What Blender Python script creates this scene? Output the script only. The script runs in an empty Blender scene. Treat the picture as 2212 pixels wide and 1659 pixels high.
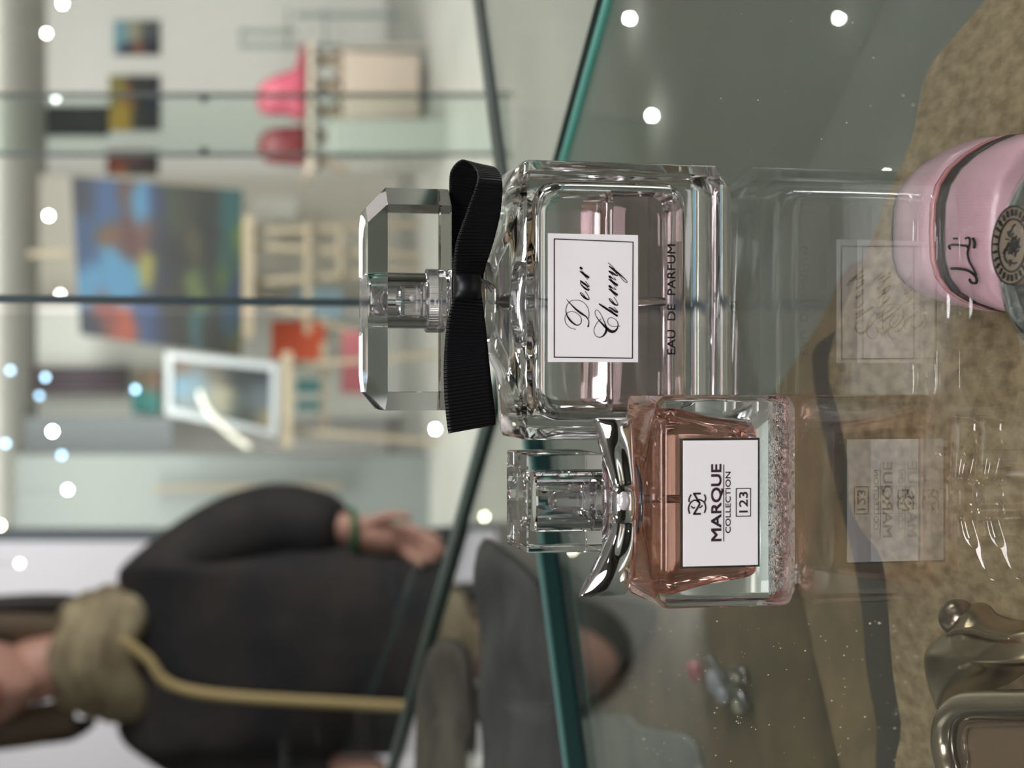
import bpy, bmesh, math, random
from mathutils import Vector, Matrix, noise
random.seed(5)
PI = math.pi
scene = bpy.context.scene
COL = scene.collection

# ------------------------------------------------------------------ camera
# photograph held upright; the stored frame is the upright view turned by 90 degrees, so the camera is rolled
F = 3320.0; CZ = 0.13; PITCH = math.radians(12.0)
FWD = Vector((0, math.cos(PITCH), -math.sin(PITCH)))
UP = Vector((0, math.sin(PITCH), math.cos(PITCH)))
RT = Vector((1, 0, 0))
EYE = Vector((0, 0, CZ))
cam_d = bpy.data.cameras.new('camera'); cam = bpy.data.objects.new('camera', cam_d); COL.objects.link(cam)
M = Matrix.Identity(4)
for i in range(3):
    M[i][0] = -UP[i]; M[i][1] = RT[i]; M[i][2] = -FWD[i]; M[i][3] = EYE[i]
cam.matrix_world = M
cam_d.sensor_width = 36; cam_d.lens = 36 * F / 2212.0
cam_d.clip_start = 0.01; cam_d.clip_end = 60
cam_d.dof.use_dof = True; cam_d.dof.focus_distance = 0.345; cam_d.dof.aperture_fstop = 16
scene.camera = cam

# ------------------------------------------------------------------ world, light, exposure
w = bpy.data.worlds.new('world'); scene.world = w; w.use_nodes = True
w.node_tree.nodes['Background'].inputs[0].default_value = (0.82, 0.82, 0.82, 1)
w.node_tree.nodes['Background'].inputs[1].default_value = 0.95
scene.view_settings.view_transform = 'Standard'; scene.view_settings.look = 'None'
scene.view_settings.gamma = 1; scene.view_settings.exposure = 0.36
scene.cycles.sample_clamp_indirect = 6
scene.cycles.sample_clamp_direct = 0
scene.cycles.max_bounces = 24; scene.cycles.transmission_bounces = 24; scene.cycles.glossy_bounces = 10
scene.cycles.transparent_max_bounces = 24; scene.cycles.diffuse_bounces = 3
scene.cycles.blur_glossy = 0.3

def area(name, loc, target, size, power, color=(1, 1, 1), sy=None):
    d = bpy.data.lights.new(name, 'AREA'); d.energy = power; d.color = color
    d.shape = 'RECTANGLE'; d.size = size; d.size_y = sy or size
    o = bpy.data.objects.new(name, d); COL.objects.link(o); o.location = loc
    o.rotation_euler = (Vector(target) - Vector(loc)).to_track_quat('-Z', 'Y').to_euler()
    return o
area('ceiling_light_gallery', (0.5, 7.0, 0.95), (0.5, 7.4, -1), 5.0, 190, (1, 0.99, 0.97), 4.0)
area('wall_fill', (0.4, 7.4, 0.98), (0.4, 10.5, -0.1), 5.0, 150, (1, 0.985, 0.965), 0.6)  # fill light added to brighten the back wall
area('person_fill', (1.9, 1.5, 0.95), (0.0, 3.2, -0.2), 1.0, 60, (1, 0.98, 0.95))  # unseen light added for the person, kept out of the shelf reflections
area('front_fill', (0.05, -0.45, 0.95), (0.0, 0.36, 0.0), 0.6, 16, (1, 0.97, 0.98))  # soft front light put in to brighten the bottles
area('case_spot_left', (-0.45, 0.05, 0.75), (0.0, 0.36, 0.02), 0.10, 2.4, (1, 0.97, 0.93))
area('case_spot_right', (0.50, 0.15, 0.70), (0.0, 0.36, 0.02), 0.10, 2.2, (0.97, 0.97, 1))
area('door_fill', (-0.2, 3.4, 0.95), (-0.7, 4.6, 0.1), 0.5, 14, (1, 0.98, 1))  # extra light that lifts the white door, no fitting there

# ------------------------------------------------------------------ picture helpers (photo pixel -> point in the place)
def ray(x, y):
    return RT * ((1659 - y - 829.5) / F) + FWD - UP * ((x - 1106) / F)
def PY(x, y, Y):
    d = ray(x, y); return EYE + d * ((Y - EYE.y) / d.y)
def PZ(x, y, Z):
    d = ray(x, y); return EYE + d * ((Z - EYE.z) / d.z)

# ------------------------------------------------------------------ materials
def rgb(r, g, b):
    f = lambda c: ((c / 255 + 0.055) / 1.055) ** 2.4 if c > 10 else c / 255 / 12.92
    return (f(r), f(g), f(b), 1)
MATS = {}
def pm(name, color, rough=0.5, metal=0.0, trans=0.0, ior=1.5, emit=0, bump=None, vary=None, coat=0, spec=None):
    if name in MATS: return MATS[name]
    m = bpy.data.materials.new(name); m.use_nodes = True; nt = m.node_tree
    b = nt.nodes['Principled BSDF']
    b.inputs['Base Color'].default_value = color; b.inputs['Roughness'].default_value = rough
    b.inputs['Metallic'].default_value = metal; b.inputs['Transmission Weight'].default_value = trans
    b.inputs['IOR'].default_value = ior; b.inputs['Coat Weight'].default_value = coat
    if spec is not None: b.inputs['Specular IOR Level'].default_value = spec
    if emit:
        b.inputs['Emission Color'].default_value = color; b.inputs['Emission Strength'].default_value = emit
    if vary:
        tc = nt.nodes.new('ShaderNodeTexCoord')
        n = nt.nodes.new('ShaderNodeTexNoise'); n.inputs['Scale'].default_value = vary[0]; n.inputs['Detail'].default_value = 5
        nt.links.new(tc.outputs['Object'], n.inputs['Vector'])
        r = nt.nodes.new('ShaderNodeValToRGB'); r.color_ramp.elements[0].position = 0.35; r.color_ramp.elements[1].position = 0.65
        r.color_ramp.elements[0].color = vary[1]; r.color_ramp.elements[1].color = color
        nt.links.new(n.outputs['Fac'], r.inputs['Fac']); nt.links.new(r.outputs['Color'], b.inputs['Base Color'])
    if bump:
        tc = nt.nodes.new('ShaderNodeTexCoord')
        n = nt.nodes.new('ShaderNodeTexNoise'); n.inputs['Scale'].default_value = bump[0]; n.inputs['Detail'].default_value = 4
        nt.links.new(tc.outputs['Object'], n.inputs['Vector'])
        bp = nt.nodes.new('ShaderNodeBump'); bp.inputs['Strength'].default_value = bump[1]; bp.inputs['Distance'].default_value = bump[2]
        nt.links.new(n.outputs['Fac'], bp.inputs['Height']); nt.links.new(bp.outputs['Normal'], b.inputs['Normal'])
    MATS[name] = m; return m
def vcol_mat(name, rough=0.6):
    m = bpy.data.materials.new(name); m.use_nodes = True; nt = m.node_tree
    a = nt.nodes.new('ShaderNodeVertexColor'); a.layer_name = 'pigment'
    b = nt.nodes['Principled BSDF']; b.inputs['Roughness'].default_value = rough
    nt.links.new(a.outputs['Color'], b.inputs['Base Color']); return m
PAINT = vcol_mat('painted_canvas')
def thin_glass():
    m = bpy.data.materials.new('thin_pane_glass'); m.use_nodes = True; nt = m.node_tree
    for n in list(nt.nodes): nt.nodes.remove(n)
    out = nt.nodes.new('ShaderNodeOutputMaterial'); mx = nt.nodes.new('ShaderNodeMixShader')
    t = nt.nodes.new('ShaderNodeBsdfTransparent'); t.inputs[0].default_value = (0.955, 0.97, 0.96, 1)
    g = nt.nodes.new('ShaderNodeBsdfGlossy'); g.inputs['Roughness'].default_value = 0.0
    fr = nt.nodes.new('ShaderNodeFresnel')
    ge = nt.nodes.new('ShaderNodeNewGeometry'); mr = nt.nodes.new('ShaderNodeMapRange')
    mr.inputs['To Min'].default_value = 1.5; mr.inputs['To Max'].default_value = 1 / 1.5      # same reflectance from either side of a face
    nt.links.new(ge.outputs['Backfacing'], mr.inputs['Value']); nt.links.new(mr.outputs[0], fr.inputs[0])
    nt.links.new(fr.outputs[0], mx.inputs[0]); nt.links.new(t.outputs[0], mx.inputs[1]); nt.links.new(g.outputs[0], mx.inputs[2])
    nt.links.new(mx.outputs[0], out.inputs[0]); return m
PANE = thin_glass()
GLASS = pm('clear_glass', (0.985, 0.99, 0.99, 1), 0.0, trans=1, ior=1.50)
ACRYL = pm('clear_acrylic', (0.985, 0.985, 0.995, 1), 0.0, trans=1, ior=1.49)
GLASSW = pm('pressed_glass', (0.985, 0.99, 0.99, 1), 0.0, trans=1, ior=1.50, bump=(620, 0.5, 0.0012))
SHELFG = pm('shelf_glass', (0.955, 0.97, 0.955, 1), 0.0, trans=1, ior=1.52)
EDGE = pm('green_glass_edge', rgb(82, 116, 110), 0.3)
EDGED = pm('dark_green_glass_edge', rgb(16, 44, 42), 0.35)
EDGEG = pm('grey_glass_edge', rgb(92, 96, 95), 0.35)
CHROME = pm('chrome', (0.93, 0.91, 0.92, 1), 0.03, metal=1)
SILVER = pm('silver_metal', (0.62, 0.62, 0.64, 1), 0.18, metal=1)
WHITEP = pm('white_print_card', rgb(226, 222, 224), 0.45)
INK = pm('black_ink', (0.004, 0.003, 0.006, 1), 0.4)
INK2 = pm('charcoal_ink', rgb(52, 40, 46), 0.35)

# ------------------------------------------------------------------ mesh helpers
def new_obj(name, bm, mat, parent=None, smooth=False):
    me = bpy.data.meshes.new(name); bm.normal_update(); bm.to_mesh(me); bm.free()
    mats = mat if isinstance(mat, (list, tuple)) else [mat]
    for m in mats: me.materials.append(m)
    if smooth:
        for p in me.polygons: p.use_smooth = True
    if smooth == 'auto':      # smooth faces, sharp where the shape really folds
        b2 = bmesh.new(); b2.from_mesh(me)
        for e in b2.edges: e.smooth = len(e.link_faces) == 2 and e.calc_face_angle(0) < math.radians(32)
        b2.to_mesh(me); b2.free()
    o = bpy.data.objects.new(name, me); COL.objects.link(o)
    if parent:
        o.parent = parent; o.matrix_parent_inverse = Matrix.Translation(parent.location).inverted()
    return o
def empty(name, loc, label, cat, group=None):
    o = bpy.data.objects.new(name, None); o.empty_display_size = 0.02; COL.objects.link(o)
    o.location = loc; o['label'] = label; o['category'] = cat
    if group: o['group'] = group
    return o
def tag(o, label, cat, group=None, kind=None):
    o['label'] = label; o['category'] = cat
    if group: o['group'] = group
    if kind: o['kind'] = kind
    return o
def struct(o): o['kind'] = 'structure'; return o
def box(bm, x0, x1, y0, y1, z0, z1, mi=0, rot=None):
    vs = [bm.verts.new((x, y, z)) for z in (z0, z1) for (x, y) in ((x0, y0), (x1, y0), (x1, y1), (x0, y1))]
    fs = [bm.faces.new([vs[i] for i in f]) for f in ((0, 3, 2, 1), (4, 5, 6, 7), (0, 1, 5, 4), (1, 2, 6, 5), (2, 3, 7, 6), (3, 0, 4, 7))]
    for f in fs: f.material_index = mi
    return fs
def prism(bm, pts, n, mi=0, mi_side=None, flip=False):
    """closed prism from a polygon (list of Vectors) extruded by vector n"""
    a = [bm.verts.new(p) for p in pts]; b = [bm.verts.new(Vector(p) + n) for p in pts]
    k = len(pts); fs = []
    fs.append(bm.faces.new(a)); fs.append(bm.faces.new(b[::-1]))
    for f in fs: f.material_index = mi
    for i in range(k):
        f = bm.faces.new([a[i], b[i], b[(i + 1) % k], a[(i + 1) % k]]); fs.append(f)
        f.material_index = mi if mi_side is None else (mi_side[i] if isinstance(mi_side, (list, tuple)) else mi_side)
    bmesh.ops.recalc_face_normals(bm, faces=fs)
    return fs
def bar(bm, a, b, wx, wz, mi=0):
    a = Vector(a); b = Vector(b); d = (b - a).normalized()
    s = d.cross(Vector((0, 1, 0)));  s = s.normalized() if s.length > 1e-4 else Vector((1, 0, 0))
    t = d.cross(s).normalized()
    prism(bm, [a + s * wx + t * wz, a - s * wx + t * wz, a - s * wx - t * wz, a + s * wx - t * wz], b - a, mi)
def lathe(bm, prof, c, seg=48, mi=0, cap0=True, cap1=True, flip=False, sy=1.0):
    rings = []
    for r, z in prof:
        rings.append([bm.verts.new((c[0] + r * math.cos(2 * PI * i / seg), c[1] + sy * r * math.sin(2 * PI * i / seg), c[2] + z)) for i in range(seg)])
    fs = []
    for a, b in zip(rings, rings[1:]):
        for i in range(seg):
            j = (i + 1) % seg; fs.append(bm.faces.new([a[i], a[j], b[j], b[i]]))
    if cap0: fs.append(bm.faces.new(rings[0][::-1]))
    if cap1: fs.append(bm.faces.new(rings[-1]))
    for f in fs: f.material_index = mi
    if flip: bmesh.ops.reverse_faces(bm, faces=fs)
    return fs
def tube(bm, pts, rad, seg=10, mi=0):
    pts = [Vector(p) for p in pts]; rs = rad if isinstance(rad, (list, tuple)) else [rad] * len(pts)
    rings = []; ref = Vector((0.123, 0.456, 0.88)).normalized()
    for i, p in enumerate(pts):
        d = (pts[min(i + 1, len(pts) - 1)] - pts[max(i - 1, 0)]).normalized()
        s = d.cross(ref).normalized(); t = d.cross(s).normalized()
        rings.append([bm.verts.new(p + (s * math.cos(2 * PI * k / seg) + t * math.sin(2 * PI * k / seg)) * rs[i]) for k in range(seg)])
    fs = []
    for a, b in zip(rings, rings[1:]):
        for i in range(seg): fs.append(bm.faces.new([a[i], a[(i + 1) % seg], b[(i + 1) % seg], b[i]]))
    fs.append(bm.faces.new(rings[0][::-1])); fs.append(bm.faces.new(rings[-1]))
    for f in fs: f.material_index = mi
    bmesh.ops.recalc_face_normals(bm, faces=fs)
def ball(bm, c, r, seg=24, rings=14, mi=0):
    ret = bmesh.ops.create_uvsphere(bm, u_segments=seg, v_segments=rings, radius=1)
    rr = r if isinstance(r, (tuple, list)) else (r, r, r)
    for v in ret['verts']: v.co = Vector((v.co.x * rr[0] + c[0], v.co.y * rr[1] + c[1], v.co.z * rr[2] + c[2]))
    for f in {f for v in ret['verts'] for f in v.link_faces}: f.material_index = mi; f.smooth = True
    return ret['verts']
def catmull(P, n=8, closed=False):
    P = [tuple(p) for p in P]; out = []; m = len(P)
    rng = range(m if closed else m - 1)
    for i in rng:
        g = (lambda k: P[k % m]) if closed else (lambda k: P[max(0, min(m - 1, k))])
        p0, p1, p2, p3 = g(i - 1), g(i), g(i + 1), g(i + 2)
        for s in range(n):
            t = s / n
            out.append(tuple(0.5 * (2 * b + (c - a) * t + (2 * a - 5 * b + 4 * c - d) * t * t + (-a + 3 * b - 3 * c + d) * t ** 3) for a, b, c, d in zip(p0, p1, p2, p3)))
    if not closed: out.append(P[-1])
    return out
def rrect(hx, hy, r, n=6, cx=0, cy=0):
    """rounded rectangle outline, ccw"""
    pts = []
    for sx, sy, a0 in ((1, 1, 0), (-1, 1, 90), (-1, -1, 180), (1, -1, 270)):
        for k in range(n + 1):
            a = math.radians(a0 + 90 * k / n)
            pts.append((cx + sx * (hx - r) + r * math.cos(a), cy + sy * (hy - r) + r * math.sin(a)))
    return pts
def loft(bm, sections, mi=0, cap=True, flip=False):
    """sections: list of lists of 3D points with equal counts"""
    R = [[bm.verts.new(p) for p in s] for s in sections]; fs = []
    k = len(R[0])
    for a, b in zip(R, R[1:]):
        for i in range(k): fs.append(bm.faces.new([a[i], a[(i + 1) % k], b[(i + 1) % k], b[i]]))
    if cap:
        fs.append(bm.faces.new(R[0][::-1])); fs.append(bm.faces.new(R[-1]))
    bmesh.ops.recalc_face_normals(bm, faces=fs)
    if flip: bmesh.ops.reverse_faces(bm, faces=fs)
    for f in fs: f.material_index = mi
    return fs
def stroke(bm, pts, origin, ex, ey, k=8, mi=0):
    """flat ink stroke: pts (a, b, width) in the plane origin + a*ex + b*ey"""
    q = catmull(pts, k) if len(pts) > 2 else pts
    L = []
    for i, p in enumerate(q):
        a = q[max(i - 1, 0)]; b = q[min(i + 1, len(q) - 1)]
        d = Vector((b[0] - a[0], b[1] - a[1])); d = d.normalized() if d.length > 1e-9 else Vector((1, 0))
        n = Vector((-d.y, d.x)) * max(p[2], 0.0) * 0.5
        L.append((bm.verts.new(origin + ex * (p[0] + n.x) + ey * (p[1] + n.y)), bm.verts.new(origin + ex * (p[0] - n.x) + ey * (p[1] - n.y))))
    for (a, b), (c, d) in zip(L, L[1:]):
        f = bm.faces.new([a, c, d, b]); f.material_index = mi
def text_mesh(txt, name, mat, parent, cx, y, z_base, height, width, bold=0.0):
    """upright lettering facing -y; cap height and total width are set exactly"""
    cu = bpy.data.curves.new('t', 'FONT'); cu.body = txt; cu.resolution_u = 6
    to = bpy.data.objects.new('t', cu); COL.objects.link(to)
    bpy.context.view_layer.update()
    me = bpy.data.meshes.new_from_object(to.evaluated_get(bpy.context.evaluated_depsgraph_get()))
    bpy.data.objects.remove(to)
    xs = [v.co.x for v in me.vertices]; ys = [v.co.y for v in me.vertices]
    x0, x1 = min(xs), max(xs); y1 = 0.729
    if txt[:1].isdigit(): y1 = max(ys)
    for v in me.vertices:
        v.co = Vector((cx + ((v.co.x - x0) / (x1 - x0) - 0.5) * width, y, z_base + v.co.y / y1 * height))
    if bold:                  # heavier weight: the glyphs printed again a hair's breadth to each side
        b2 = bmesh.new(); b2.from_mesh(me); src = b2.verts[:] + b2.edges[:] + b2.faces[:]
        for dx, dz in ((bold, 0), (0, bold), (bold, bold)):
            r_ = bmesh.ops.duplicate(b2, geom=src)
            for v in r_['geom']:
                if isinstance(v, bmesh.types.BMVert): v.co += Vector((dx, -abs(dx + dz) * .02, dz))
        b2.to_mesh(me); b2.free()
    me.materials.clear(); me.materials.append(mat); me.name = name
    for p in me.polygons: p.material_index = 0
    o = bpy.data.objects.new(name, me); COL.objects.link(o); o.parent = parent
    o.matrix_parent_inverse = Matrix.Translation(parent.location).inverted()
    return o

# ------------------------------------------------------------------ geometry of the case, taken from the shelf edges
Cn = PZ(1128, 1659 - 991, 0)
La = PZ(1260, 1659, 0); Lb = PZ(1040, 0, 0); Ldir = (Lb - La).normalized()
Ra = PZ(1316, 0, 0); Rb = PZ(850, 1659, 0); Rdir = (Ra - Rb).normalized()
Ln = Vector((-Ldir.y, Ldir.x, 0)); Rn = Vector((-Rdir.y, Rdir.x, 0))   # Ln points away from the viewer, Rn away to the right
V0 = Vector((0, 0, 0)); ZV = Vector((0, 0, 1))
TS = 0.008
def shelf(name, corners, sides, label):
    root = empty(name, corners[0].copy(), label, 'shelf')
    bm = bmesh.new(); prism(bm, [c - ZV * TS for c in corners], ZV * TS, 0, sides)
    new_obj('glass_sheet', bm, [SHELFG, EDGE, EDGED, EDGEG], root); return root
def edge_bar(root, a, b, n, w_, z0, z1, mat, lab):
    bm = bmesh.new(); prism(bm, [Vector((p.x, p.y, z0)) for p in (a, b, b + n * w_, a + n * w_)], ZV * (z1 - z0)); new_obj('polished_edge', bm, mat, root)['label'] = lab
far = Cn - Ldir * 0.62; near = Cn + Rdir * 0.75
sh1 = shelf('glass_shelf', [Cn, far, far + Vector((0.1, -0.42, 0)), near + Vector((-0.05, -0.1, 0)), near], [2, 0, 0, 0, 1],
      'large clear glass shelf carrying the two perfume bottles, with a green back edge')
edge_bar(sh1, Cn, far, Ln, .0022, -TS, .0046, EDGED, 'dark green polished edge')
edge_bar(sh1, Cn + Ln * .0022, far + Ln * .0022, Ln, .0012, -TS, .0058, EDGE, 'lighter green polished edge')
edge_bar(sh1, Cn, near, Rn, .0016, -TS, .0012, pm('bright_glass_edge', rgb(92, 158, 144), .25), 'green polished edge')
g1 = 0.0045
cl = Cn - Rdir * 0.008 - Ldir * g1  # shelf sheet added to draw the left pane's mirror image
sh2 = shelf('glass_shelf', [cl - Ldir * 0.0, cl - Ldir * 0.66, cl - Ldir * 0.66 - Rdir * 0.75, cl - Rdir * 0.75], [0, 2, 0, 2],  # added shelf, stands in for a reflection
      'dark edged glass shelf added for the left pane reflection, in front of the person')
edge_bar(sh2, cl - Rdir * .002, cl - Rdir * .75, Rn, .0085, -TS, .0024, EDGED, 'dark green polished edge')
edge_bar(sh2, cl - Rdir * .002 + Rn * .0085, cl - Rdir * .75 + Rn * .0085, Rn, .0060, -TS, .0010, EDGE, 'lighter green polished edge')
cr = Cn + Ldir * 0.012 + Rdir * 0.001  # second added sheet, standing in for the right pane's reflection
sh3 = shelf('glass_shelf', [cr, cr + Rdir * 0.42, cr + Rdir * 0.42 + Ldir * 0.42, cr + Ldir * 0.42], [0, 0, 0, 3],  # added shelf, stands in for a reflection
      'grey edged glass shelf added for the reflection in the right pane of the case')
edge_bar(sh3, cr - ZV * 0, cr + Ldir * .42, -Rn * 0 + Ln, .006, -TS, .0022, EDGEG, 'grey polished edge of the added shelf') if False else edge_bar(sh3, cr + Ldir * .0, cr + Ldir * .42, Rn * 0 - Rdir, .010, -TS, .0016, EDGEG, 'grey polished edge of the added shelf')  # edge of the sheet added for the right pane's reflection

case = empty('display_case', Cn + ZV * -0.1, 'glass display case standing on the counter with a dark upright corner seam', 'display case')
bm = bmesh.new(); o1 = Cn + Ln * 0.0042 - Ldir * 0.002 - ZV * 0.098
prism(bm, [o1, o1 - Ldir * 0.62, o1 - Ldir * 0.62 + Ln * 0.003, o1 + Ln * 0.003], ZV * 0.6, 0, [0, 1, 0, 0]); new_obj('glass_panel', bm, [PANE, EDGED], case)
bm = bmesh.new(); o1 = Cn + Rn * 0.002 + Rdir * 0.002 - ZV * 0.098
prism(bm, [o1, o1 + Rdir * 0.72, o1 + Rdir * 0.72 + Rn * 0.003, o1 + Rn * 0.003], ZV * 0.6, 0, [0, 1, 0, 0]); new_obj('glass_panel', bm, [PANE, EDGED], case)
bm = bmesh.new(); c0 = PZ(1128, 1659 - 1004, 0); c0.z = -0.098
prism(bm, [c0 + Vector((-.0015, .009, 0)), c0 + Vector((.0015, .009, 0)), c0 + Vector((.0015, .012, 0)), c0 + Vector((-.0015, .012, 0))], ZV * 0.6)
new_obj('corner_seam', bm, pm('dark_silicone', rgb(50, 62, 66), 0.4), case)

# counter and things lying on it
kr = 0.23 / 0.13
Ck = EYE + (Cn - EYE) * kr
bm = bmesh.new(); a = Ck - Ldir * 1.3; b = Ck + Rdir * 1.3; a.z = b.z = Ck.z = -0.1
prism(bm, [Vector((p.x, p.y, -0.13)) for p in (Ck, a, a + Vector((.1, -0.7, 0)), b + Vector((0, -.2, 0)), b)], ZV * 0.03)
ctr = empty('counter', Vector((0, .4, -1.219)), 'pale grey green counter under the glass case', 'counter')
new_obj('counter_top', bm, pm('counter_laminate', rgb(132, 137, 128), 0.45, vary=(3, rgb(122, 128, 120))), ctr)
bm = bmesh.new(); c = (Ck + a + b) / 3
box(bm, -0.5, 0.5, 0.05, 0.75, -1.219, -0.13)
new_obj('cabinet', bm, pm('counter_panel', rgb(150, 150, 145), 0.5), ctr)

def sheet(name, px, z, thick, mat, label, cat, wav=0.0, n=5):
    pts = [PZ(x, y, z) for x, y in px]; q = catmull([(p.x, p.y) for p in pts], n, True)
    bm = bmesh.new(); prism(bm, [Vector((a, b, z - thick)) for a, b in q], ZV * thick)
    return tag(new_obj(name, bm, mat), label, cat)
KRAFT = pm('brown_felt', rgb(172, 153, 120), 0.95, vary=(300, rgb(126, 108, 78)), bump=(500, 0.4, 0.0006))
for n_ in [n_ for n_ in KRAFT.node_tree.nodes if n_.type == 'TEX_NOISE']:      # fibres lie along the depth of the board
    mp = KRAFT.node_tree.nodes.new('ShaderNodeMapping'); mp.inputs['Scale'].default_value = (1, .5, 1); src_ = n_.inputs['Vector'].links[0].from_socket
    KRAFT.node_tree.links.new(src_, mp.inputs['Vector']); KRAFT.node_tree.links.new(mp.outputs[0], n_.inputs['Vector'])
KRAFT2 = pm('brown_paper', rgb(142, 122, 88), 0.9, vary=(40, rgb(112, 98, 70)))
sheet('felt_board', [(2330, -60), (2190, -8), (2110, 70), (2040, 165), (2008, 300), (1962, 410), (1905, 555), (1848, 700), (1826, 800), (1850, 900), (1868, 1000), (1872, 1080), (1895, 1140), (1940, 1200), (1956, 1300), (1966, 1440), (1985, 1560), (2010, 1720), (2600, 1800), (2700, -60)],
      -0.060, 0.006, KRAFT, 'thick brown felt board under the shelf with a wavy back edge', 'board')
sheet('shadow_card', [(2100, 760), (1900, 700), (1800, 745), (1790, 800), (1806, 900), (1828, 1000), (1853, 1100), (1878, 1200), (1898, 1320), (1908, 1440), (1930, 1560), (1965, 1720), (2400, 1760), (2400, 900)],
      -0.067, 0.0012, pm('shadow_card', rgb(66, 66, 58), 0.8), 'dark slate card added as the shadow band beyond the brown felt board', 'card')  # dark card drawn where the felt board's shade falls
sheet('brown_paper', [(1900, 560), (1800, 700), (1690, 860), (1560, 1000), (1430, 1300), (1380, 1380), (1335, 1480), (1250, 1600), (1170, 1720), (1700, 1850), (2300, 1800), (2300, 700)],
      -0.098, 0.0015, KRAFT2, 'large brown paper lying flat on the counter below the bottles', 'paper')
sheet('coat_reflection', [(1180, 1240), (1240, 1225), (1330, 1290), (1425, 1310), (1408, 1390), (1340, 1465), (1290, 1520), (1235, 1560), (1190, 1480)],
      -0.094, 0.003, pm('coat_reflection', rgb(58, 62, 56), 0.9), 'dark grey sheet added for the coat reflection, left of the pink bottle', 'cloth')  # dark sheet stands in for the coat reflected in the shelf
sheet('bright_reflection', [(1180, 1720), (1215, 1600), (1290, 1550), (1370, 1545), (1400, 1570), (1500, 1590), (1530, 1650), (1540, 1760)],
      -0.093, 0.003, pm('pale_reflection', rgb(168, 172, 162), 0.8, vary=(30, rgb(130, 140, 140))), 'pale sheet added for a bright reflection at the end of the counter', 'paper')  # pale sheet imitates a bright reflection in the shelf glass
# posts that carry felt board
st = empty('board_stand', PZ(2100, 900, -0.1), 'low stand under the brown felt board', 'stand')
for x, y in ((2120, 500), (2150, 1100), (2200, 1500)):
    p = PZ(x, y, -0.0682); bm = bmesh.new(); lathe(bm, [(0.006, -0.0283), (0.006, 0)], p, 16); new_obj('leg', bm, SILVER, st)

# folded sheets standing in for dark reflections, on the added shelf behind the case
def folded(name, px, z0, h0, amp, mat, label, cat, freq=120):
    out = [Vector(p) for p in catmull([tuple(PZ(x, y, z0)) for x, y in px], 6, True)]; c = sum(out, Vector()) / len(out); bm = bmesh.new(); R_ = []
    for i in range(15):
        t_ = i / 14; ring = []
        for p in out:
            q = p.lerp(c, t_); hgt = h0 * min(1, t_ * 8) ** .5
            hgt += amp * min(1, t_ * 5) * math.sin(freq * (q.x * .9 + q.y * .45) + 3 * noise.noise(q * 12)) if i else 0
            ring.append(bm.verts.new((q.x, q.y, z0 + max(hgt, .0006 if i else 0))))
        R_.append(ring)
    for a_, b_2 in zip(R_, R_[1:]):
        for i in range(len(a_)): bm.faces.new([a_[i], a_[(i + 1) % len(a_)], b_2[(i + 1) % len(a_)], b_2[i]])
    bm.faces.new(R_[0][::-1]); bmesh.ops.remove_doubles(bm, verts=R_[-1], dist=1e-3); bmesh.ops.recalc_face_normals(bm, faces=bm.faces)
    return tag(new_obj(name, bm, mat, smooth=True), label, cat)
folded('reflection_folds', [(1040, 1168), (1090, 1190), (1135, 1228), (1172, 1268), (1192, 1330), (1205, 1450), (1222, 1600), (1235, 1760), (1060, 1760), (1052, 1600), (1046, 1450), (1040, 1300)], 0.0003, .004, .0016,
       pm('charcoal_reflection', rgb(66, 64, 64), .9, vary=(30, rgb(48, 47, 50))), 'charcoal folds added for the coat reflection on the dark edged shelf behind the case', 'cloth')
folded('reflection_folds', [(925, 1420), (960, 1380), (1000, 1400), (1015, 1500), (1010, 1620), (990, 1760), (905, 1760), (905, 1580)], 0.0003, .004, .0016,
       pm('taupe_reflection', rgb(92, 86, 74), .9, vary=(18, rgb(58, 52, 46))), 'taupe brown folds added for reflections beside the charcoal ones on the same shelf', 'cloth')

# ------------------------------------------------------------------ large bottle
BX, BY0, BD, BW = 0.0198, 0.3500, 0.0320, 0.0662
BCY = BY0 + BD / 2
big = empty('perfume_bottle', (BX, BCY, 0), 'large clear square perfume bottle with a black ribbon bow and white Dear Cherry label', 'perfume bottle')
def chamf(hx, hy, c, z):
    return [Vector((BX + x, BCY + y, z)) for x, y in ((hx - c, -hy), (hx, -hy + c), (hx, hy - c), (hx - c, hy), (-hx + c, hy), (-hx, hy - c), (-hx, -hy + c), (-hx + c, -hy))]
def sect(cx, cy, hx, hy, r, z, n=6):
    return [Vector((cx + x, cy + y, z)) for x, y in rrect(hx, hy, r, n)]
bm = bmesh.new()
hx, hy = BW / 2, BD / 2
def csect(hx_, hy_, c, r, z):
    # chamfered outline with softly rounded corners
    base = [(hx_ - c, -hy_), (hx_, -hy_ + c), (hx_, hy_ - c), (hx_ - c, hy_), (-hx_ + c, hy_), (-hx_, hy_ - c), (-hx_, -hy_ + c), (-hx_ + c, -hy_)]
    out = []
    m = len(base)
    for i in range(m):
        p0 = Vector(base[i - 1]); p1 = Vector(base[i]); p2 = Vector(base[(i + 1) % m])
        a = p1 + (p0 - p1).normalized() * r; b = p1 + (p2 - p1).normalized() * r
        for t in (0, .33, .67, 1):
            q = a * (1 - t) ** 2 + p1 * 2 * t * (1 - t) + b * t * t
            out.append(Vector((BX + q.x, BCY + q.y, z)))
    return out
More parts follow.
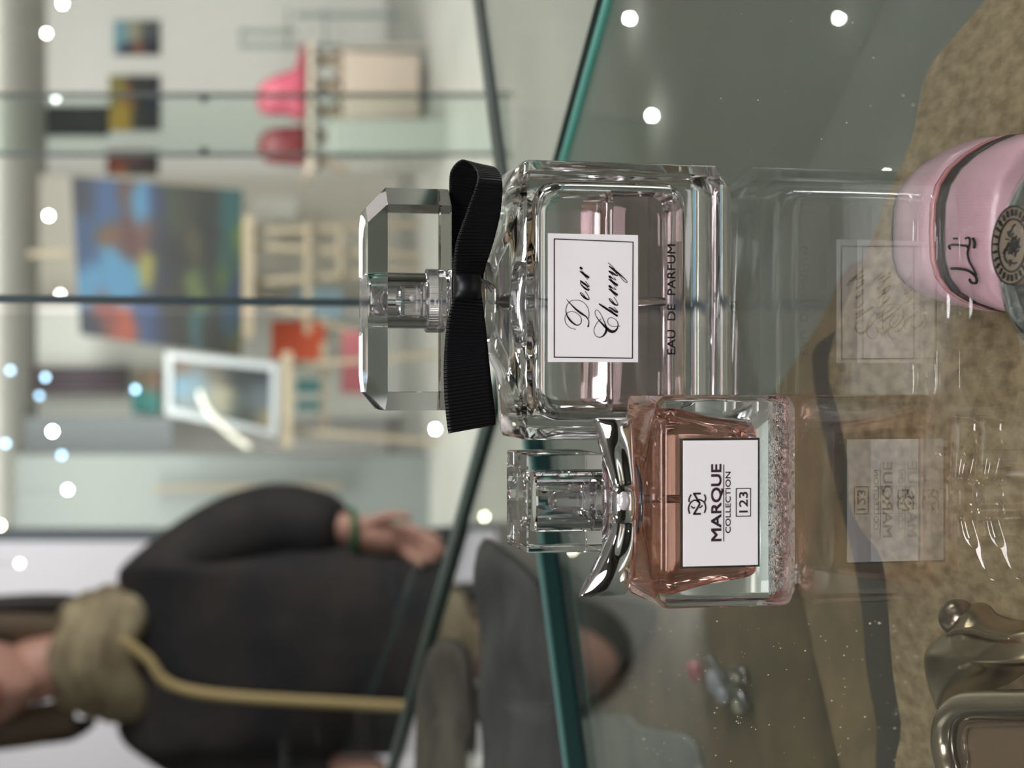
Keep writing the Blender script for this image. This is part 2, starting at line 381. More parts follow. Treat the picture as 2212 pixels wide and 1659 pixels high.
loft(bm, [csect(hx - .0042, hy - .0050, .0022, .0006, 0.0), csect(hx - .0036, hy - .0044, .0024, .0006, 0.0003), csect(hx - .0006, hy - .0006, .0030, .0008, .0036), csect(hx, hy, .0032, .0008, .0045),
          csect(hx, hy, .0032, .0008, .0508), csect(hx - .0004, hy - .0004, .0032, .0008, .0518), csect(hx - .0016, hy - .0014, .003, .0008, .0525),
          csect(hx - .008, hy - .004, .003, .001, .0532), csect(hx - .016, hy - .0062, .003, .001, .0548), csect(.0130, .0098, .004, .001, .0572), csect(.0100, .0092, .0045, .001, .0580)])
def cav(z, k=1.0): return sect(BX, BCY, .0285 * k, .0118 * k, .0055 * k, z, 14)
# inner hollow, faces turned inwards; rounded bottom and shoulders
prof = [(.0118, .84), (.0121, .90), (.0132, .955), (.0152, .99), (.018, 1.0), (.040, 1.0), (.0445, .98), (.0470, .93), (.0482, .84), (.0487, .7), (.0494, .4), (.0500, .2)]
loft(bm, [cav(z, k) for z, k in catmull(prof, 4)], flip=True)
body = new_obj('glass_body', bm, GLASS, big, 'auto')
bm = bmesh.new(); lv = .0300
loft(bm, [cav(z, k * 0.997) for z, k in [(.0119, .84), (.0122, .90), (.0133, .955), (.0153, .99), (.018, 1.0), (lv - .0004, 1.0), (lv, .99)]])
LIQ = pm('pale_pink_perfume', (0.87, 0.72, 0.73, 1), 0.0, trans=1, ior=1.36)
new_obj('perfume', bm, LIQ, big, 'auto')['label'] = 'pale pink perfume'
# dip tube
TUBE = pm('clear_plastic_tube', (0.93, 0.93, 0.93, 1), 0.06, trans=0.95, ior=1.35)
bm = bmesh.new(); tube(bm, [(BX, BCY, .056), (BX, BCY, .035), (BX + .0004, BCY, .0145)], .0011, 14); 
lathe(bm, [(.0017, 0), (.0021, .0008), (.0021, .004), (.0014, .0052)], (BX, BCY, .0505), 24); new_obj('dip_tube', bm, TUBE, big, True)
# collar
bm = bmesh.new(); lathe(bm, [(.0096, .0578), (.0100, .0584), (.0100, .0606), (.0090, .0616), (.0080, .0622), (.0080, .0690)], (BX, BCY, 0), 64)
new_obj('collar', bm, pm('clear_collar', (.95, .95, .96, 1), 0.03, trans=1, ior=1.47), big)
# pump
bm = bmesh.new()
lathe(bm, [(.0074, .0696), (.0076, .0700), (.0076, .0738), (.0072, .0742), (.0058, .0743), (.0056, .0746), (.0056, .0794), (.0053, .0800), (.0046, .0802)], (BX, BCY, 0), 64)
pump = new_obj('pump', bm, pm('smoked_clear_pump', (.93, .90, .94, 1), 0.02, metal=0.0, trans=0.97, ior=1.47), big)
bm = bmesh.new(); ball(bm, (BX + .0004, BCY - .0056, .0775), (.0009, .0006, .0009)); new_obj('nozzle', bm, pm('white_nozzle', rgb(215, 210, 212), .4), pump)['label'] = 'white spray nozzle'
# cap: faceted clear block
bm = bmesh.new(); cw, cd, cc = .0260, .0135, .0043
def coct(hx_, hy_, c, z): return chamf(hx_, hy_, c, z)
loft(bm, [coct(cw - .0003, cd - .0003, cc, .0692), coct(cw, cd, cc, .0695), coct(cw, cd, cc, .0842), coct(cw - cc, cd - cc, cc * .9, .0883)])
lathe(bm, [(.0066, .0690), (.0066, .0860), (.0063, .0864)], (BX, BCY, 0), 64, flip=True, cap0=False)
# the bore opens downwards: cut its rim into the bottom by a thin ring
capo = new_obj('cap', bm, ACRYL, big); capo['label'] = 'clear faceted cap'
# label
lz0, lz1 = .0250, .0469; lx = .0202; lw = .0301
bm = bmesh.new(); box(bm, lx - lw / 2, lx + lw / 2, BY0 - .00022, BY0 + .00001, lz0, lz1)
lab = new_obj('label_card', bm, WHITEP, big); lab['label'] = 'white label with a thin black border'
k = 1 / (5.3516 * 9150.0)      # zoomed photo pixel on the label to metres
O = Vector((lx, BY0 - .00030, (lz0 + lz1) / 2)); yc, xc = 825.0, 600.0
ex, ez = Vector((1, 0, 0)), Vector((0, 0, 1))
def Q(x, y): return ((yc - y) * k, (xc - x) * k * 1.02)
bm = bmesh.new(); bwid = 12 * k
cor = [Q(145, 1507), Q(145, 152), Q(1065, 170), Q(1058, 1515)]
for i in range(4):
    a, b = cor[i], cor[(i + 1) % 4]
    d = Vector((b[0] - a[0], b[1] - a[1])).normalized() * bwid / 2
    stroke(bm, [(a[0] - d.x, a[1] - d.y, bwid), (b[0] + d.x, b[1] + d.y, bwid)], O, ex, ez)
new_obj('border_line', bm, INK, lab)
bm = bmesh.new()
def tr(pts, s=1.0): stroke(bm, [(*Q(x, y), (wd + 1.5) * k * s) for x, y, wd in pts], O, ex, ez, 8)
tr([(285, 840, 4), (325, 885, 9), (390, 950, 18), (455, 1000, 22), (515, 1040, 14), (543, 1085, 8), (545, 1125, 10), (538, 1150, 17), (537, 1160, 15)])
tr([(545, 1062, 6), (548, 1000, 5), (530, 930, 5), (485, 875, 5), (420, 851, 5), (345, 858, 5), (295, 905, 5), (280, 965, 6), (290, 1020, 12), (325, 1078, 20), (375, 1123, 16), (420, 1138, 10), (455, 1108, 8), (456, 1058, 6), (420, 1010, 5), (368, 984, 5), (315, 988, 5), (280, 1020, 5), (267, 1070, 5), (288, 1130, 5), (338, 1172, 5), (397, 1186, 5)])
tr([(692, 1060, 5), (645, 1105, 5), (614, 1160, 5), (607, 1212, 5), (632, 1262, 6), (682, 1274, 9), (722, 1250, 18), (750, 1198, 24), (745, 1140, 12), (715, 1070, 7), (682, 1002, 5), (645, 963, 5), (620, 975, 5), (622, 1012, 5), (650, 1062, 9), (695, 1112, 18), (750, 1165, 28), (800, 1205, 34), (850, 1203, 26), (884, 1160, 14), (884, 1105, 7), (850, 1062, 5), (802, 1048, 5), (770, 1068, 5), (770, 1110, 5), (800, 1140, 5), (850, 1148, 5), (915, 1143, 5)])
h, t, T = 6, 13, 23
GL = {'e': [[(0, .35, h), (.32, .5, h), (.5, .8, h), (.40, 1, h), (.2, .85, t), (.1, .45, T), (.18, .08, t), (.42, 0, h), (.8, .22, h), (1.02, .45, h)]],
      'a': [[(.62, .82, h), (.45, .98, h), (.2, .8, t), (.08, .4, T), (.15, .05, t), (.33, .05, h), (.55, .4, h), (.72, 1, h)], [(.72, 1, t), (.64, .5, T), (.62, .15, t), (.75, 0, h), (1.1, .4, h)]],
      'r': [[(0, .15, h), (.25, .65, h), (.38, 1.0, h), (.42, .95, t), (.38, .5, T), (.34, .0, T)], [(.36, .1, h), (.58, .7, h), (.78, .97, t), (.88, .9, T), (.86, .5, h), (.95, .2, h), (1.1, .45, h)]],
      'R': [[(0, .15, h), (.25, .65, h), (.38, 1.0, h), (.42, .95, t), (.38, .5, T), (.34, .0, T)], [(.36, .1, h), (.58, .7, h), (.80, .98, h), (.98, .95, T), (.95, .72, t)]],
      'h': [[(.32, 2.15, t), (.30, 1.6, T), (.28, .9, T), (.26, 0, T)], [(.28, .1, h), (.48, .7, h), (.66, 1, h), (.8, .85, t), (.74, .3, T), (.78, .03, t), (.95, .05, h), (1.2, .45, h)]],
      'y': [[(0, .5, h), (.18, 1, t), (.26, .6, T), (.26, .15, t), (.42, 0, h), (.68, .35, h), (.86, .8, h)], [(.92, 1, t), (.8, .3, T), (.66, -.5, t), (.42, -1.05, h), (.18, -1.0, h), (.22, -.6, h), (.62, -.1, h), (1.15, .6, h), (1.3, 1.1, h)]]}
def word(s, base_x, y_start, adv, xh, slant=.62):
    y = y_start
    for ch, ad in zip(s, adv):
        for stx in GL[ch]:
            tr([(base_x - sy * xh, y - (sx * xh * .80 + sy * xh * slant), wd) for sx, sy, wd in stx])
        y -= ad
word('eaR', 550, 862, [112, 130, 118], 105)
word('herry', 885, 1052, [128, 108, 112, 112, 120], 103)
new_obj('script_lettering', bm, INK, lab)
text_mesh('EAU  DE  PARFUM', 'lettering', INK, body, lx - .0001, BY0 - .00006, .0157, .00205, .0262, bold=.00006)
# ribbon bow
RIB = bpy.data.materials.new('black_grosgrain'); RIB.use_nodes = True; nt = RIB.node_tree; b_ = nt.nodes['Principled BSDF']
b_.inputs['Base Color'].default_value = (0.004, 0.004, 0.005, 1); b_.inputs['Roughness'].default_value = 0.4; b_.inputs['Specular IOR Level'].default_value = 0.28
uv = nt.nodes.new('ShaderNodeUVMap'); uv.uv_map = 'UVMap'
wv = nt.nodes.new('ShaderNodeTexWave'); wv.bands_direction = 'X'; wv.inputs['Scale'].default_value = 0.5 * 2 * PI / PI * 1; wv.inputs['Distortion'].default_value = 0.15
wv.inputs['Scale'].default_value = 15; nt.links.new(uv.outputs[0], wv.inputs['Vector'])
bp = nt.nodes.new('ShaderNodeBump'); bp.inputs['Strength'].default_value = 1.0; bp.inputs['Distance'].default_value = 0.0004
nt.links.new(wv.outputs['Fac'], bp.inputs['Height']); nt.links.new(bp.outputs['Normal'], b_.inputs['Normal'])
def ribbon(name, path, parent, n=10, mat=RIB, m=10):
    """path: rows of (top point xyz, bottom point xyz); uv.x runs along the ribbon in metres x 10"""
    q = catmull([tuple(a) + tuple(b) for a, b in path], n)
    me = bpy.data.meshes.new(name); vs = []; uvx = [0.0]
    for i, r in enumerate(q):
        a = Vector(r[:3]); b = Vector(r[3:])
        if i: uvx.append(uvx[-1] + ((a + b) / 2 - (pa + pb) / 2).length)
        pa, pb = a, b
        for j in range(m + 1): vs.append(a.lerp(b, j / m))
    fs = []
    for i in range(len(q) - 1):
        for j in range(m): s = i * (m + 1) + j; fs.append((s, s + 1, s + m + 2, s + m + 1))
    me.from_pydata(vs, [], fs); u = me.uv_layers.new(name='UVMap')
    for p in me.polygons:
        p.use_smooth = True
        for li in p.loop_indices:
            vi = me.loops[li].vertex_index; u.data[li].uv = (uvx[vi // (m + 1)] * 25, (vi % (m + 1)) / m)
    me.materials.append(mat)
    o = bpy.data.objects.new(name, me); COL.objects.link(o)
    s = o.modifiers.new('thick', 'SOLIDIFY'); s.thickness = 0.00035; s.offset = 0
    if parent: o.parent = parent; o.matrix_parent_inverse = Matrix.Translation((BX, BCY, 0)).inverted()
    return o
yf = .3500
bow = ribbon('bow_loop', [(PY(985, 612, yf - .001), PY(1042, 612, yf - .001)), (PY(982, 570, yf), PY(1052, 570, yf)), (PY(988, 520, yf - .003), PY(1068, 520, yf - .003)),
                  (PY(1012, 450, yf - .005), PY(1083, 455, yf - .005)), (PY(1032, 390, yf - .004), PY(1086, 395, yf - .004)), (PY(1026, 362, yf + .0005), PY(1074, 366, yf + .001)),
                  (PY(1000, 346, yf + .004), PY(1050, 360, yf + .006)), (PY(977, 366, yf + .007), PY(1040, 378, yf + .009)), (PY(972, 400, yf + .0075), PY(1036, 410, yf + .009)),
                  (PY(974, 480, yf + .006), PY(1030, 490, yf + .007)), (PY(978, 560, yf + .003), PY(1030, 565, yf + .004)), (PY(980, 612, yf + .001), PY(1036, 612, yf + .001))], big)
bow.data.name = 'bow_loop'
ribbon('bow_tail', [(PY(980, 622, yf), PY(1040, 622, yf)), (PY(978, 650, yf - .001), PY(1044, 655, yf - .001)), (PY(966, 705, yf - .003), PY(1051, 710, yf - .003)), (PY(960, 780, yf - .004), PY(1057, 770, yf - .005)),
                    (PY(961, 850, yf - .003), PY(1064, 835, yf - .004)), (PY(966, 910, yf - .001), PY(1071, 895, yf - .002)), (PY(970, 936, yf), PY(1072, 917, yf - .001))], big)
# knot and its band round the neck
bm = bmesh.new(); secs = []
for yy, hw, dp in ((590, 26, .0008), (597, 30, .0020), (612, 31, .0026), (628, 31, .0026), (641, 30, .0020), (647, 27, .0010)):
    c = PY(1010, yy, yf - .0015); hz = hw / 9350
    secs.append([c + Vector((0, -dp * math.cos(a) - .0004, hz * math.sin(a))) for a in [2 * PI * i / 24 for i in range(24)]])
loft(bm, secs)
kn = new_obj('bow_knot', bm, RIB, big, True)
bm = bmesh.new()
for dx, dy in ((18, 12), (24, 22), (20, 28), (26, 16)):
    a = PY(1040, 603, yf - .003); b = PY(1043 + dx, 603 + dy, yf - .006); tube(bm, [a, (a + b) / 2 + Vector((.0003, 0, 0)), b], [.00018, .0002, .00012], 6)
new_obj('frayed_thread', bm, pm('black_thread', (.01, .01, .012, 1), .7), kn)
bm = bmesh.new(); r0 = .0104
loft(bm, [[Vector((BX + (r0 + dr) * math.cos(a), BCY + (r0 + dr) * math.sin(a), z)) for a in [2 * PI * i / 64 for i in range(64)]] for z, dr in ((.0635, 0), (.0635, .0004), (.0668, .0004), (.0668, 0), (.0635, 0))], cap=False)
bmesh.ops.remove_doubles(bm, verts=bm.verts, dist=1e-6)
new_obj('ribbon_band', bm, RIB, big, True)

# ------------------------------------------------------------------ small bottle
SX, SY0, SD, SW = -0.0251, .3114, .0270, .0455
SCY = SY0 + SD / 2; shx, shy = SW / 2, SD / 2
sml = empty('perfume_bottle', (SX, SCY, 0), 'small glass bottle of coral perfume with chrome bow and Marque Collection 123 label', 'perfume bottle')
def ss(hx_, hy_, r, z, n=5): return sect(SX, SCY, hx_, hy_, r, z, n)
bm = bmesh.new()
loft(bm, [ss(shx - .0030, shy - .0036, .0015, 0.0), ss(shx - .0020, shy - .0026, .0016, .0003), ss(shx - .0004, shy - .0006, .0016, .0020), ss(shx, shy, .0016, .0030), ss(shx, shy, .0016, .0290),
          ss(shx - .0002, shy - .0002, .0016, .0304), ss(shx - .001, shy - .001, .0016, .0313), ss(shx - .004, shy - .003, .002, .0322), ss(.0110, .0095, .004, .0334), ss(.0090, .0085, .004, .0340)])
def scav(z, kx, ky): return sect(SX, SCY, .0195 * kx, .0110 * ky, .0045 * min(kx, ky), z, 14)
sp = [(.0088, .74, .8), (.0091, .79, .86), (.0100, .83, .93), (.0122, .86, .98), (.0200, .92, 1), (.0262, 1.0, 1.0), (.0284, 1.0, .99), (.0298, .95, .94), (.0305, .82, .82), (.0309, .6, .6)]
loft(bm, [scav(*p) for p in catmull(sp, 4)], flip=True)
for f in bm.faces:
    if f.calc_center_median().z < .0068: f.material_index = 1        # pebbled base
sbody = new_obj('glass_body', bm, [GLASS, GLASSW], sml, 'auto')
bm = bmesh.new(); loft(bm, [scav(z + .00006, a * 1.004, b * 1.004) for z, a, b in catmull(sp, 4)])
CORAL = pm('coral_perfume', (0.93, 0.50, 0.42, 1), 0.0, trans=1, ior=1.36)
new_obj('perfume', bm, CORAL, sml, 'auto')['label'] = 'coral pink perfume'
bm = bmesh.new(); tube(bm, [(SX, SCY, .0305), (SX, SCY, .0105)], .0009, 12); new_obj('dip_tube', bm, TUBE, sml, True)
# pebbled underside studs seen through the thick base
bm = bmesh.new()
for i in range(26):
    for j in range(3):
        if random.random() < .8:
            ball(bm, (SX - .019 + .0385 * (i + random.uniform(-.3, .3)) / 25, SCY - .009 + .0085 * j + random.uniform(-.002, .002), .0016), random.uniform(.0003, .00065), 8, 6)
new_obj('base_studs', bm, pm('air_bubble_glass', (1, .97, .96, 1), 0, trans=1, ior=1.0 / 1.5 * 1.0 + .0), sml)['label'] = 'pebbled pattern of tiny bubbles in the glass base'
# collar, pump, cap
bm = bmesh.new(); lathe(bm, [(.0088, .0338), (.0088, .0350), (.0076, .0358), (.0076, .0422), (.0070, .0428), (.0062, .0430), (.0062, .0440), (.0034, .0445), (.0034, .0480), (.0032, .0520), (.0030, .0524)], (SX, SCY, 0), 64)
new_obj('pump', bm, pm('clear_pump', (.94, .92, .95, 1), 0.02, trans=.97, ior=1.47), sml, False)
bm = bmesh.new(); ch = .01045
def sq(hh, r, z): return sect(SX, SCY, hh, hh, r, z, 4)
loft(bm, [sq(ch - .0002, .0004, .0434), sq(ch, .0005, .0436), sq(ch, .0005, .0595), sq(ch - .0003, .0005, .0598)])
lathe(bm, [(.0067, .0432), (.0067, .0568), (.0064, .0572)], (SX, SCY, 0), 64, flip=True, cap0=False)
lathe(bm, [(.0066, .0583), (.0066, .0594)], (SX, SCY, 0), 64, flip=True)
new_obj('cap', bm, ACRYL, sml)['label'] = 'clear square cap'
# label with dark bezel
sz0, sz1 = .0096, .0273; slx = -.0253; slw = .0276
bm = bmesh.new(); box(bm, slx - slw / 2, slx + slw / 2, SY0 - .0006, SY0 + .00002, sz0, sz1)
bz = new_obj('label_bezel', bm, pm('dark_metal', (.20, .19, .19, 1), .15, metal=1), sml); bz['label'] = 'thin dark metal label frame'
bm = bmesh.new(); box(bm, slx - slw / 2 + .00045, slx + slw / 2 - .0005, SY0 - .00085, SY0 - .0006, sz0 + .0005, sz1 - .00055)
sl = new_obj('label_card', bm, WHITEP, sml); sl['label'] = 'white label'
SP = 10120.0; yp = SY0 - .00092
def sx_(y): return slx + (1084.5 - y) / SP
def sz_(x): return sz1 - (x - 1470) / (1640 - 1470) * (sz1 - sz0)
text_mesh('MARQUE', 'lettering', INK2, sl, sx_(1084.5), yp, sz_(1556), 23 / SP, 165 / SP, bold=.00016)
text_mesh('COLLECTION', 'lettering', INK2, sl, sx_(1084), yp, sz_(1576), 12 / SP, 132 / SP, bold=.00005)
text_mesh('123', 'lettering', INK2, sl, sx_(1084), yp, sz_(1613), 19 / SP, 44 / SP, bold=.00008)
bm = bmesh.new(); OO = Vector((0, yp, 0))
def ln(pts, wd, n=1): stroke(bm, [(sx_(y), sz_(x), wd / SP) for x, y in pts], OO, ex, ez, n)
ln([(1561, 1002), (1561, 1167)], 2)
for a, b in (((1588, 1053), (1588, 1115)), ((1619, 1053), (1619, 1115)), ((1588, 1054), (1619, 1054)), ((1588, 1114), (1619, 1114))): ln([a, b], 2)
new_obj('printed_rule', bm, INK2, sl)
bm = bmesh.new()
def zz(x, y): return (1460 + x / 5.3516, 930 + y / 5.3516)
def ln2(pts, wd, n=8): stroke(bm, [(sx_(zz(x, y)[1]), sz_(zz(x, y)[0]), wd / SP) for x, y in pts], OO, ex, ez, n)
ln2([(190, 948), (278, 948)], 4.4, 1); ln2([(190, 715), (278, 715)], 4.4, 1); ln2([(200, 948), (268, 832)], 4.4, 1); ln2([(268, 832), (200, 715)], 4.4, 1)
ln2([(150, 945), (138, 880), (165, 815), (215, 790), (262, 820)], 3.5)
ln2([(318, 940), (334, 880), (315, 815), (262, 785), (238, 800)], 3.5)
ln2([(145, 812), (145, 770), (168, 725)], 3.5); ln2([(318, 725), (334, 770), (322, 812)], 3.5)
ln2([(168, 855), (190, 880), (212, 870)], 3.2); ln2([(262, 880), (285, 865), (295, 850)], 3.2)
new_obj('monogram', bm, INK2, sl)
# chrome bow
bw = empty('x', (0, 0, 0), '', ''); bpy.data.objects.remove(bw)
def wing(name, rows, by, parent, n=8, m=16, th=.0022, fold=.0006):
    """rows: (top px, bottom px) pairs from the knot outwards"""
    q = catmull([tuple(a) + tuple(b) + (f, d) for a, b, f, d in rows], n)
    bm = bmesh.new(); S = []
    for r in q:
        a = PY(r[0], r[1], by); b = PY(r[2], r[3], by); ring = []
        for j in range(m + 1):
            t_ = j / m; p = a.lerp(b, t_)
            prof_ = math.sin(PI * t_) ** .6 * r[5] * th + fold * r[4] * math.sin(3 * PI * t_) * math.sin(PI * t_)
            ring.append(p + Vector((0, -prof_, 0)))
        for j in range(m - 1, 0, -1):
            t_ = j / m; p = a.lerp(b, t_); ring.append(p + Vector((0, .0012 * math.sin(PI * t_) ** .5 + .0006, 0)))
        S.append(ring)
    loft(bm, S); return new_obj(name, bm, CHROME, parent, True)
by = SY0 + .0035
bowr = wing('bow_wing', [((1322, 1055), (1376, 1055), 1, .6), ((1318, 1040), (1375, 1040), 1, .9), ((1306, 1000), (1373, 1000), .9, 1), ((1294, 960), (1372, 960), .3, 1.2), ((1287, 925), (1370, 922), -.3, 1.25), ((1285, 908), (1369, 906), -.2, .9), ((1290, 903), (1364, 902), 0, .3)], by, sml)
wing('bow_wing', [((1322, 1120), (1376, 1120), 1, .5), ((1318, 1140), (1377, 1138), 1, .9), ((1303, 1180), (1378, 1165), .9, 1.1), ((1286, 1215), (1376, 1195), .2, 1.3), ((1268, 1250), (1371, 1228), -.3, 1.4), ((1254, 1280), (1364, 1262), -.2, 1.1), ((1251, 1290), (1352, 1284), 0, .4)], by - .001, sml)
bm = bmesh.new(); c = PY(1347, 1090, by - .0012); secs = []
for i in range(13):
    t_ = -1 + i / 6; rr = math.sqrt(max(0, 1 - (abs(t_) ** 3))) * .8 + .12
    secs.append([c + Vector((t_ * .0046, -.0030 * rr * math.cos(a), .0030 * (rr * .8 + .25) * math.sin(a))) for a in [2 * PI * k_ / 28 for k_ in range(28)]])
loft(bm, secs); kn = new_obj('bow_knot', bm, CHROME, sml, True)
bm = bmesh.new(); ball(bm, PY(1349, 1082, by - .0044), (.0020, .0012, .0014)); new_obj('pearl', bm, pm('pearl', (.9, .85, .87, 1), .12, metal=.6), kn)['label'] = 'oval pearl stud'
bm = bmesh.new(); r0 = .0080
loft(bm, [[Vector((SX + (r0 + dr) * math.cos(a), SCY + (r0 + dr) * math.sin(a), z)) for a in [2 * PI * i / 48 for i in range(48)]] for z, dr in ((.0355, 0), (.0355, .0016), (.0372, .0022), (.0392, .0022), (.0410, .0016), (.0410, 0), (.0355, 0))], cap=False)
bmesh.ops.remove_doubles(bm, verts=bm.verts, dist=1e-6); new_obj('bow_ring', bm, CHROME, sml, True)

big.location.z += .00015; sml.location.z += .00015
# ------------------------------------------------------------------ pink flask lying on the felt board
PINK = pm('pink_plastic', rgb(222, 178, 192), .28, coat=.3); BLK = pm('black_band', rgb(28, 30, 32), .35); ROSE = pm('rose_ridge', rgb(205, 130, 135), .25)
zb = -.060
fk = empty('lying_flask', PZ(2090, 540, zb), 'pink flask with black bands lying on the brown felt board, silver medallion near its cap', 'perfume bottle')
# cross profiles: image x of the top ridge line, image y limits, height
rows = [(1966, 380, 654, .006), (1973, 366, 670, .0145), (1980, 360, 677, .0165), (1994, 354, 685, .0185), (2025, 349, 691, .0200), (2052, 347, 694, .0206), (2060, 347, 695, .0216), (2066, 346, 696, .0206), (2086, 345, 698, .0206), (2090, 345, 699, .0212), (2120, 344, 706, .0212), (2160, 344, 712, .0205), (2200, 346, 718, .018), (2260, 352, 722, .012), (2320, 360, 722, .008)]
def flrow(x, ya, yb, h_, N=28):
    z = zb + h_; A = PZ(x, ya, zb + h_ * .5); B = PZ(x, yb, zb + h_ * .5); mid = PZ(x, (ya + yb) / 2, z); ring = []
    cx_ = (A.x + B.x) / 2; hw = (A.x - B.x) / 2; yy = mid.y
    for i in range(N):
        a = 2 * PI * i / N; ca, sa = math.cos(a), math.sin(a)
        bow_ = -.020 * abs(ca) ** 3.2
        ring.append(Vector((cx_ + hw * math.copysign(abs(ca) ** .75, ca), yy + bow_ * min(1, max(0, (2420 - x) / 300)), zb + .0002 + h_ / 2 + h_ / 2 * math.copysign(abs(sa) ** .7, sa))))
    return ring
def flpart(name, i0, i1, mat, cap=True):
    bm = bmesh.new(); loft(bm, [flrow(*r) for r in rows[i0:i1 + 1]], cap=cap); return new_obj(name, bm, mat, fk, True)
flpart('rim', 0, 1, BLK)['label'] = 'black rim'; flpart('base_cup', 1, 5, PINK)['label'] = 'pink base cup'; flpart('ridge', 5, 7, ROSE)['label'] = 'glossy rose ridge'; flpart('band', 7, 8, BLK)['label'] = 'black band'
fb = flpart('flask_body', 8, 14, PINK); fb['label'] = 'pink body with black handwriting'
bm = bmesh.new()
def fz(x, y): return (1900 + x / 3.949, 320 + y / 3.949)
def fl(pts, wd=3.6):
    P3 = [PZ(*fz(x, y), zb + .0215) for x, y in pts]
    q = catmull([tuple(p) for p in P3], 6); tube(bm, q, [wd / 9000 * .5 * (1 if 0 < i < len(q) - 1 else .5) for i in range(len(q))], 8)
fl([(782, 1030), (860, 1032), (940, 1050), (1000, 1100), (1005, 1150), (965, 1150), (945, 1120)], 5.5)
fl([(782, 868), (770, 840), (800, 828), (870, 832), (935, 845), (930, 900), (945, 970), (985, 1040), (1005, 1090)], 4.5)
fl([(908, 775), (940, 768), (950, 800), (940, 850), (925, 850)], 4.0); fl([(805, 775), (845, 775)], 4.0); fl([(975, 770), (990, 810), (985, 860)], 5.5)
new_obj('handwriting', bm, BLK, fb)
# silver shoulder with medallion
cm = PZ(2262, 530, zb + .024)
bm = bmesh.new(); lathe(bm, [(.0202, -.0220), (.0202, -.004), (.0190, -.0012), (.016, .0002), (.0095, .0008)], PZ(2300, 548, zb + .0225), 48, sy=1.0)
new_obj('silver_shoulder', bm, pm('dark_silver_glass', (.42, .44, .46, 1), .08, metal=.85), fk, True)['label'] = 'dark silver shoulder'
bm = bmesh.new(); mc = PZ(2240, 531, zb + .0250)
lathe(bm, [(.0078, -.0045), (.0078, 0), (.0076, .0006), (.0073, .0004)], mc, 48)
med = new_obj('medallion', bm, pm('champagne_metal', rgb(176, 158, 138), .4, metal=.3), fk); med['label'] = 'round champagne medallion with an engraved crest'
bm = bmesh.new()
for r_ in (.0052, .0077):
    q = [(mc.x + r_ * math.cos(2 * PI * i / 40), mc.y + r_ * math.sin(2 * PI * i / 40), mc.z + .0006) for i in range(41)]; tube(bm, q, .0002, 6)
for i in range(26):
    a = 2 * PI * i / 26; c = Vector((math.cos(a), math.sin(a), 0)); p = mc + ZV * .0006
    bar(bm, p + c * .0058, p + c * .0071, .00022 + .0001 * (i % 2), .0002)
for i in range(60):
    a = random.uniform(0, 2 * PI); r_ = random.uniform(0, .0038); p = mc + Vector((r_ * math.cos(a), r_ * math.sin(a), .0006)); d = Vector((random.uniform(-1, 1), random.uniform(-1, 1), 0)).normalized() * .0006
    tube(bm, [p - d, p + d], .00018, 5)
new_obj('engraving', bm, pm('engraving_black', rgb(45, 40, 42), .5), med)

# ------------------------------------------------------------------ gold framed bottle lying on the felt board
GOLD = pm('champagne_gold', (.46, .37, .25, 1), .27, metal=1); GOLDD = pm('bronze_metal', (.34, .28, .22, 1), .26, metal=1)
gb = empty('lying_bottle', PZ(2160, 1560, zb), 'champagne gold framed bottle with a sculpted gold cap lying on the felt board', 'perfume bottle')
def hump(name, px, z0, hgt, mat, parent, peak, n=6, rings=12, pw=.5, ridge=0.0):
    out = [PZ(x, y, z0 + hgt * .55) for x, y in px]; out = [Vector((p.x, p.y, z0)) for p in out]; out = [Vector(p) for p in catmull([tuple(p) for p in out], n, True)]
    pk = PZ(peak[0], peak[1], z0 + hgt); pk.z = z0; bm = bmesh.new(); prev = None
    R = []
    for i in range(rings + 1):
        t_ = i / rings; sc = math.cos(t_ * PI / 2); hh = math.sin(t_ * PI / 2) ** (2 * pw)
        ring = []
        for kk, p in enumerate(out):
            q_ = pk.lerp(p, sc); a = math.atan2(p.y - pk.y, p.x - pk.x)
            ring.append(bm.verts.new(q_ + ZV * hgt * hh * (1 + ridge * math.sin(2 * a + 1) * sc)))
        R.append(ring)
    R = R[:-1]; top = bm.verts.new(pk + ZV * hgt)
    for a, b in zip(R, R[1:]):
        for i in range(len(a)): bm.faces.new([a[i], a[(i + 1) % len(a)], b[(i + 1) % len(a)], b[i]])
    for i in range(len(R[-1])): bm.faces.new([R[-1][i], R[-1][(i + 1) % len(R[-1])], top])
    bm.faces.new(R[0][::-1]); bmesh.ops.recalc_face_normals(bm, faces=bm.faces)
    return new_obj(name, bm, mat, parent, True)
hump('cap', [(2045, 1548), (2030, 1518), (2016, 1472), (2010, 1432), (2013, 1405), (2027, 1384), (2052, 1364), (2076, 1345), (2086, 1322), (2096, 1306), (2112, 1301), (2130, 1308), (2148, 1326), (2180, 1338), (2220, 1344), (2265, 1362), (2270, 1430), (2215, 1450), (2170, 1478), (2115, 1500), (2078, 1526)], zb, .0105, GOLD, gb, (2125, 1425), pw=.55)['label'] = 'sculpted gold cap'
bm = bmesh.new(); ball(bm, PZ(2112, 1334, zb + .0045), (.0046, .0050, .0046), 24, 16); new_obj('cap_knob', bm, GOLDD, gb, True)['label'] = 'bronze knob of the cap'
bm = bmesh.new(); tube(bm, catmull([tuple(PZ(x, y, zb + .009)) for x, y in ((2085, 1372), (2110, 1362), (2145, 1362), (2180, 1372), (2225, 1378))], 6), [.0002] + [.0005] * 3 + [.0008] * 18 + [.0005] * 2 + [.0002], 10); new_obj('cap_fold', bm, GOLD, gb, True)['label'] = 'bronze fold across the cap'
